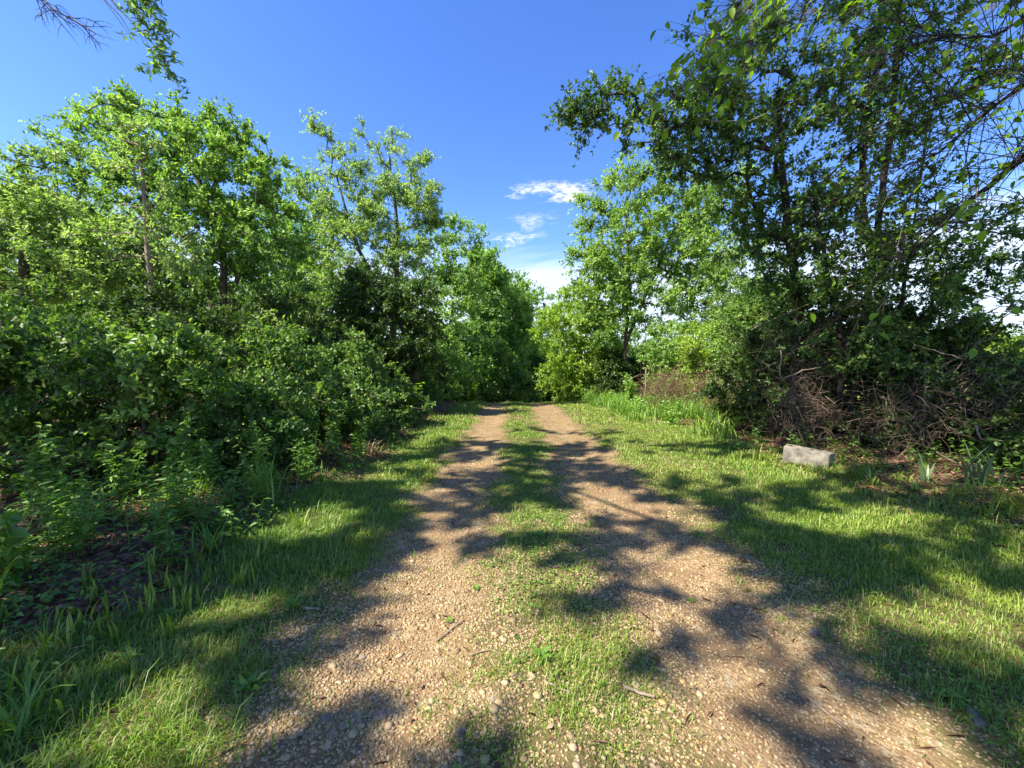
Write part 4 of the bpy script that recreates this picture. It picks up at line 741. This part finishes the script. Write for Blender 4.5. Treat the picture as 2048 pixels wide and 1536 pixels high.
    blades(mb, x, y, ch[ci] * rng.uniform(.5, 1.2, m), rng.uniform(.010, .022, m), rng.uniform(.3, 1.2, m), np.clip(rng.random(nc)[ci] * .6 + .4 * rng.random(m), 0, 1), np.arctan2(oy, ox) + rng.normal(0, .6, m)); tag(mb.build('rank_grass', M['tall']), kind='stuff')
    for k, (x, y, h, lab) in enumerate([(3.5, 11.2, .4, 'leafy weed at the near end of the bright weedy strip'), (3.9, 12.0, .5, 'weed in front of the rounded bramble heap'), (3.4, 13.0, .4, 'weed on the lane side of the bright weedy strip'), (4.4, 11.0, .55, 'leafy weed left of the second bramble heap'), (3.6, 15.0, .6, 'weed at the far end of the bright weedy strip'), (4.7, 13.4, .7, 'tall leafy weed behind the rounded bramble heap'), (3.1, 16.4, .6, 'weed below the bright yellow green bush'), (3.9, 9.6, .4, 'weed just behind the arching grass clump')]):
        weed(x, y, h, 14, lab, 470 + k, 'maple', .11, .055, 'weeds in the strip right of the lane', lean=.6)
    r = np.random.default_rng(77)
    for k in range(16):
        x, y = r.uniform(-2.0, -1.15), r.uniform(1.6, 5.5); n = 7; a = np.arange(n) * 2.4 + r.random(); mb = MB(); q = r.uniform(.035, .065)
        P = np.stack([x + .004 * np.cos(a), y + .004 * np.sin(a), np.full(n, float(gz(x, y)) + .02)], 1); D = np.stack([np.cos(a), np.sin(a), r.uniform(.3, 1.2, n)], 1)
        add_leaves(mb, P, D, np.array([[0, 0, 1.]]) + r.normal(0, .2, (n, 3)), q * r.uniform(.8, 1.5, n), q * .5 * r.uniform(.8, 1.2, n), .3 + .6 * r.random(n), True, .25); tag(mb.build('broadleaf_weed', M['weed']), 'small upright broad leaved weed standing in the left verge grass', 'weed', 'broad leaved weeds in the left verge grass')
    # flat rosettes in the lane
    for k, (px, py, s, lab) in enumerate([(1085, 1335, .055, 'flat broad leaved rosette in the middle of the lane'), (625, 1135, .05, 'broad leaved rosette on the left grass edge'), (320, 1245, .06, 'bright broad leaved rosette in the left foreground grass'), (1930, 1415, .06, 'broad leaved rosette at the right foreground edge'),
                                         (1530, 1060, .05, 'broad leaved rosette in the grass right of the stones'), (895, 1250, .025, 'tiny green seedling on bare gravel'), (1390, 1195, .022, 'small green seedling in the right wheel track'), (1545, 1140, .03, 'small flat weed on the right gravel edge'), (950, 1185, .03, 'small weed on the left side of the grass strip'), (1080, 1080, .06, 'leafy weed on the grass strip near the twig')]):
        y = CAMZ * F / (py - HORIZ); x = (px - 1024) / F * y; r = np.random.default_rng(600 + k); n = 9; a = np.arange(n) * 2.4 + r.random(); mb = MB()
        P = np.stack([x + .004 * np.cos(a), y + .004 * np.sin(a), np.full(n, float(gz(x, y)) + .012)], 1); D = np.stack([np.cos(a), np.sin(a), r.uniform(.15, .8, n)], 1)
        add_leaves(mb, P, D, np.tile([[0, 0, 1.]], (n, 1)), s * r.uniform(.8, 1.4, n), s * .5 * r.uniform(.8, 1.2, n), .4 + .5 * r.random(n), True, .25); tag(mb.build('rosette_weed', M['weed']), lab, 'weed')
build_verge()

# ------------------------------------------------------------------ concrete block, stones, twigs, fence
def box(mb, lo, hi):
    x0, y0, z0 = lo; x1, y1, z1 = hi
    mb.add([(x0, y0, z0), (x1, y0, z0), (x1, y1, z0), (x0, y1, z0), (x0, y0, z1), (x1, y0, z1), (x1, y1, z1), (x0, y1, z1)], [[0, 3, 2, 1], [4, 5, 6, 7], [0, 1, 5, 4], [1, 2, 6, 5], [2, 3, 7, 6], [3, 0, 4, 7]])
def block():
    import bmesh
    bm = bmesh.new(); Lx, Ly, H = .54, .26, .27; n = 12
    xs = [-Lx / 2, -Lx / 2 + .045, -.03, .03, Lx / 2 - .045, Lx / 2]; ys = [-Ly / 2, -Ly / 2 + .045, Ly / 2 - .045, Ly / 2]
    top = [[bm.verts.new((x, y, H)) for y in ys] for x in xs]; bot = [[bm.verts.new((x, y, 0)) for y in ys] for x in xs]
    low = {}
    for i in range(5):
        for j in range(3):
            if i in (1, 3) and j == 1: continue
            bm.faces.new((top[i][j], top[i + 1][j], top[i + 1][j + 1], top[i][j + 1])); bm.faces.new((bot[i][j], bot[i][j + 1], bot[i + 1][j + 1], bot[i + 1][j]))
    for i in range(5): bm.faces.new((bot[i][0], bot[i + 1][0], top[i + 1][0], top[i][0])); bm.faces.new((bot[i + 1][3], bot[i][3], top[i][3], top[i + 1][3]))
    for j in range(3): bm.faces.new((bot[0][j + 1], bot[0][j], top[0][j], top[0][j + 1])); bm.faces.new((bot[5][j], bot[5][j + 1], top[5][j + 1], top[5][j]))
    for i in (1, 3):
        q = [(i, 1), (i + 1, 1), (i + 1, 2), (i, 2)]
        for a in range(4):
            (i0, j0), (i1, j1) = q[a], q[(a + 1) % 4]; bm.faces.new((bot[i1][j1], bot[i0][j0], top[i0][j0], top[i1][j1]))
    bmesh.ops.recalc_face_normals(bm, faces=bm.faces); bmesh.ops.bevel(bm, geom=[e for e in bm.edges if len(e.link_faces) == 2 and e.calc_face_angle() > .5], offset=.008, segments=2, affect='EDGES')
    bmesh.ops.subdivide_edges(bm, edges=[e for e in bm.edges if e.calc_length() > .06], cuts=4, use_grid_fill=True)
    r = np.random.default_rng(3)
    for v in bm.verts:
        v.co += Vector(r.normal(0, .0016, 3))
        if v.co.z > H - .01 and v.co.x > .2 and v.co.y < -.08: v.co.z -= .014
    me = bpy.data.meshes.new('concrete_block'); bm.to_mesh(me); bm.free(); me.materials.append(M['concrete'])
    o = bpy.data.objects.new('concrete_block', me); C.objects.link(o); x, y = 4.2, 5.65
    o.location = (x, y, float(gz(x, y)) - .045); o.rotation_euler = (R(-3), R(4), math.atan2(-.79, .62))
    tag(o, 'weathered hollow concrete block standing on the right verge under the dark tree', 'concrete block')
block()
def stones():
    import bmesh
    S = [(1290, 1060, .085, .6, 'angular grey brown stone casting a shadow in the right wheel track'), (1303, 1098, .05, .8, 'rounded tan stone below the angular one'), (752, 1443, .055, .35, 'flat slate grey stone in the left foreground gravel'), (918, 1485, .045, .3, 'pale oval stone near the bottom of the left track'),
         (715, 1320, .038, .4, 'pinkish stone left in the gravel'), (1030, 1372, .035, .4, 'brownish stone at the edge of the grass strip'), (640, 1450, .05, .35, 'grey stone at the left border of the gravel'), (570, 1440, .035, .4, 'small pale stone at the grass border'), (1505, 1118, .06, .3, 'flat pale stone on the right track edge'), (1600, 1232, .05, .35, 'smooth tan stone on the right gravel shoulder'),
         (1645, 1265, .06, .3, 'flat grey stone below the smooth tan one'), (1985, 1450, .09, .3, 'flat pinkish stone half buried at the right foreground edge'), (985, 1420, .03, .4, 'purplish small stone in the grass strip'), (700, 1515, .04, .4, 'whitish stone at the bottom of the left track'), (955, 1050, .05, .3, 'flat buried stone in the far left track')]
    for k, (px, py, s, fl, lab) in enumerate(S):
        y = CAMZ * F / (py - HORIZ); x = (px - 1024) / F * y; r = np.random.default_rng(700 + k); bm = bmesh.new(); bmesh.ops.create_icosphere(bm, subdivisions=3, radius=1)
        pl = [(unit(r.normal(size=3)), r.uniform(.55, .85)) for _ in range(13)]
        for v in bm.verts:
            c = np.array(v.co)
            for nn, dd in pl:
                e = c @ nn
                if e > dd: c = c - nn * (e - dd)
            v.co = Vector(c * np.array([1, .75, fl]) * s * .75 + r.normal(0, .012 * s, 3))
        for f in bm.faces: f.smooth = True
        me = bpy.data.meshes.new('stone'); bm.to_mesh(me); bm.free(); me.materials.append(M['stone']); o = bpy.data.objects.new('stone', me); C.objects.link(o)
        o.location = (x, y, float(gz(x, y)) - s * fl * .12); o.rotation_euler = (0, 0, r.random() * 6.28); tag(o, lab, 'stone')
    T = [([(1110, 1145), (1150, 1138), (1195, 1118)], .006, 'thin crooked twig lying across the grass strip'), ([(1255, 1398), (1290, 1408), (1318, 1416)], .010, 'short brown stick at the right side of the grass strip'), ([(1092, 1388), (1120, 1402), (1150, 1412)], .006, 'pale little twig on the grass strip'),
         ([(870, 1290), (890, 1275), (925, 1250)], .006, 'dark bent twig on the left gravel'), ([(935, 1325), (980, 1318), (1005, 1330)], .004, 'fine straw stalk lying on the gravel'), ([(600, 1232), (632, 1234)], .009, 'pale wood chip at the grass edge'), ([(1280, 1072), (1300, 1080), (1318, 1095)], .006, 'curved twig beside the rounded tan stone'),
         ([(1560, 1232), (1575, 1255)], .004, 'thin dry stem on the right gravel shoulder'), ([(1630, 1390), (1690, 1440), (1740, 1480)], .005, 'long thin stem lying on the lower right gravel')]
    for pts, r0, lab in T:
        P = []
        for px, py in pts: y = CAMZ * F / (py - HORIZ); x = (px - 1024) / F * y; P.append((x, y, float(gz(x, y)) + r0 + .004))
        mb = MB(); P = np.array(P); t = np.linspace(0, 1, len(P)); tt = np.linspace(0, 1, 9); pp = np.stack([np.interp(tt, t, P[:, c]) for c in range(3)], 1); pp[:, :2] += rng.normal(0, .002, (9, 2))
        add_tube(mb, pp, np.linspace(r0, r0 * .6, 9), 5); tag(mb.build('twig', M['deadwood'], None, True), lab, 'twig')
stones()
def fence():
    root = empty('wire_fence', grd(10.2, 8), 'rusty wire mesh fence between the bushes and the sunny field', 'fence')
    ys = np.arange(5.5, 22, 2.4)
    for y in ys:
        x = 10.2; z = float(gz(x, y)); mb = MB(); add_tube(mb, [(x, y, z - .1), (x, y, z + 1.35)], [.05, .045], 8); mb.build('post', M['post'], root, True)
    mb = MB(); yy = np.arange(5.5, 20, .16); A = np.stack([np.full(len(yy), 10.14), yy, gz(10.14, yy) + .05], 1); add_sticks(mb, A, A + [0, 0, 1.1], .0028, .0028)
    for h in (.06, .2, .35, .5, .68, .88, 1.12): q = A.copy(); q[:, 2] += h - .05; add_tube(mb, q, .003, 3)
    mb.build('wire_mesh', M['wire'], root)
fence()
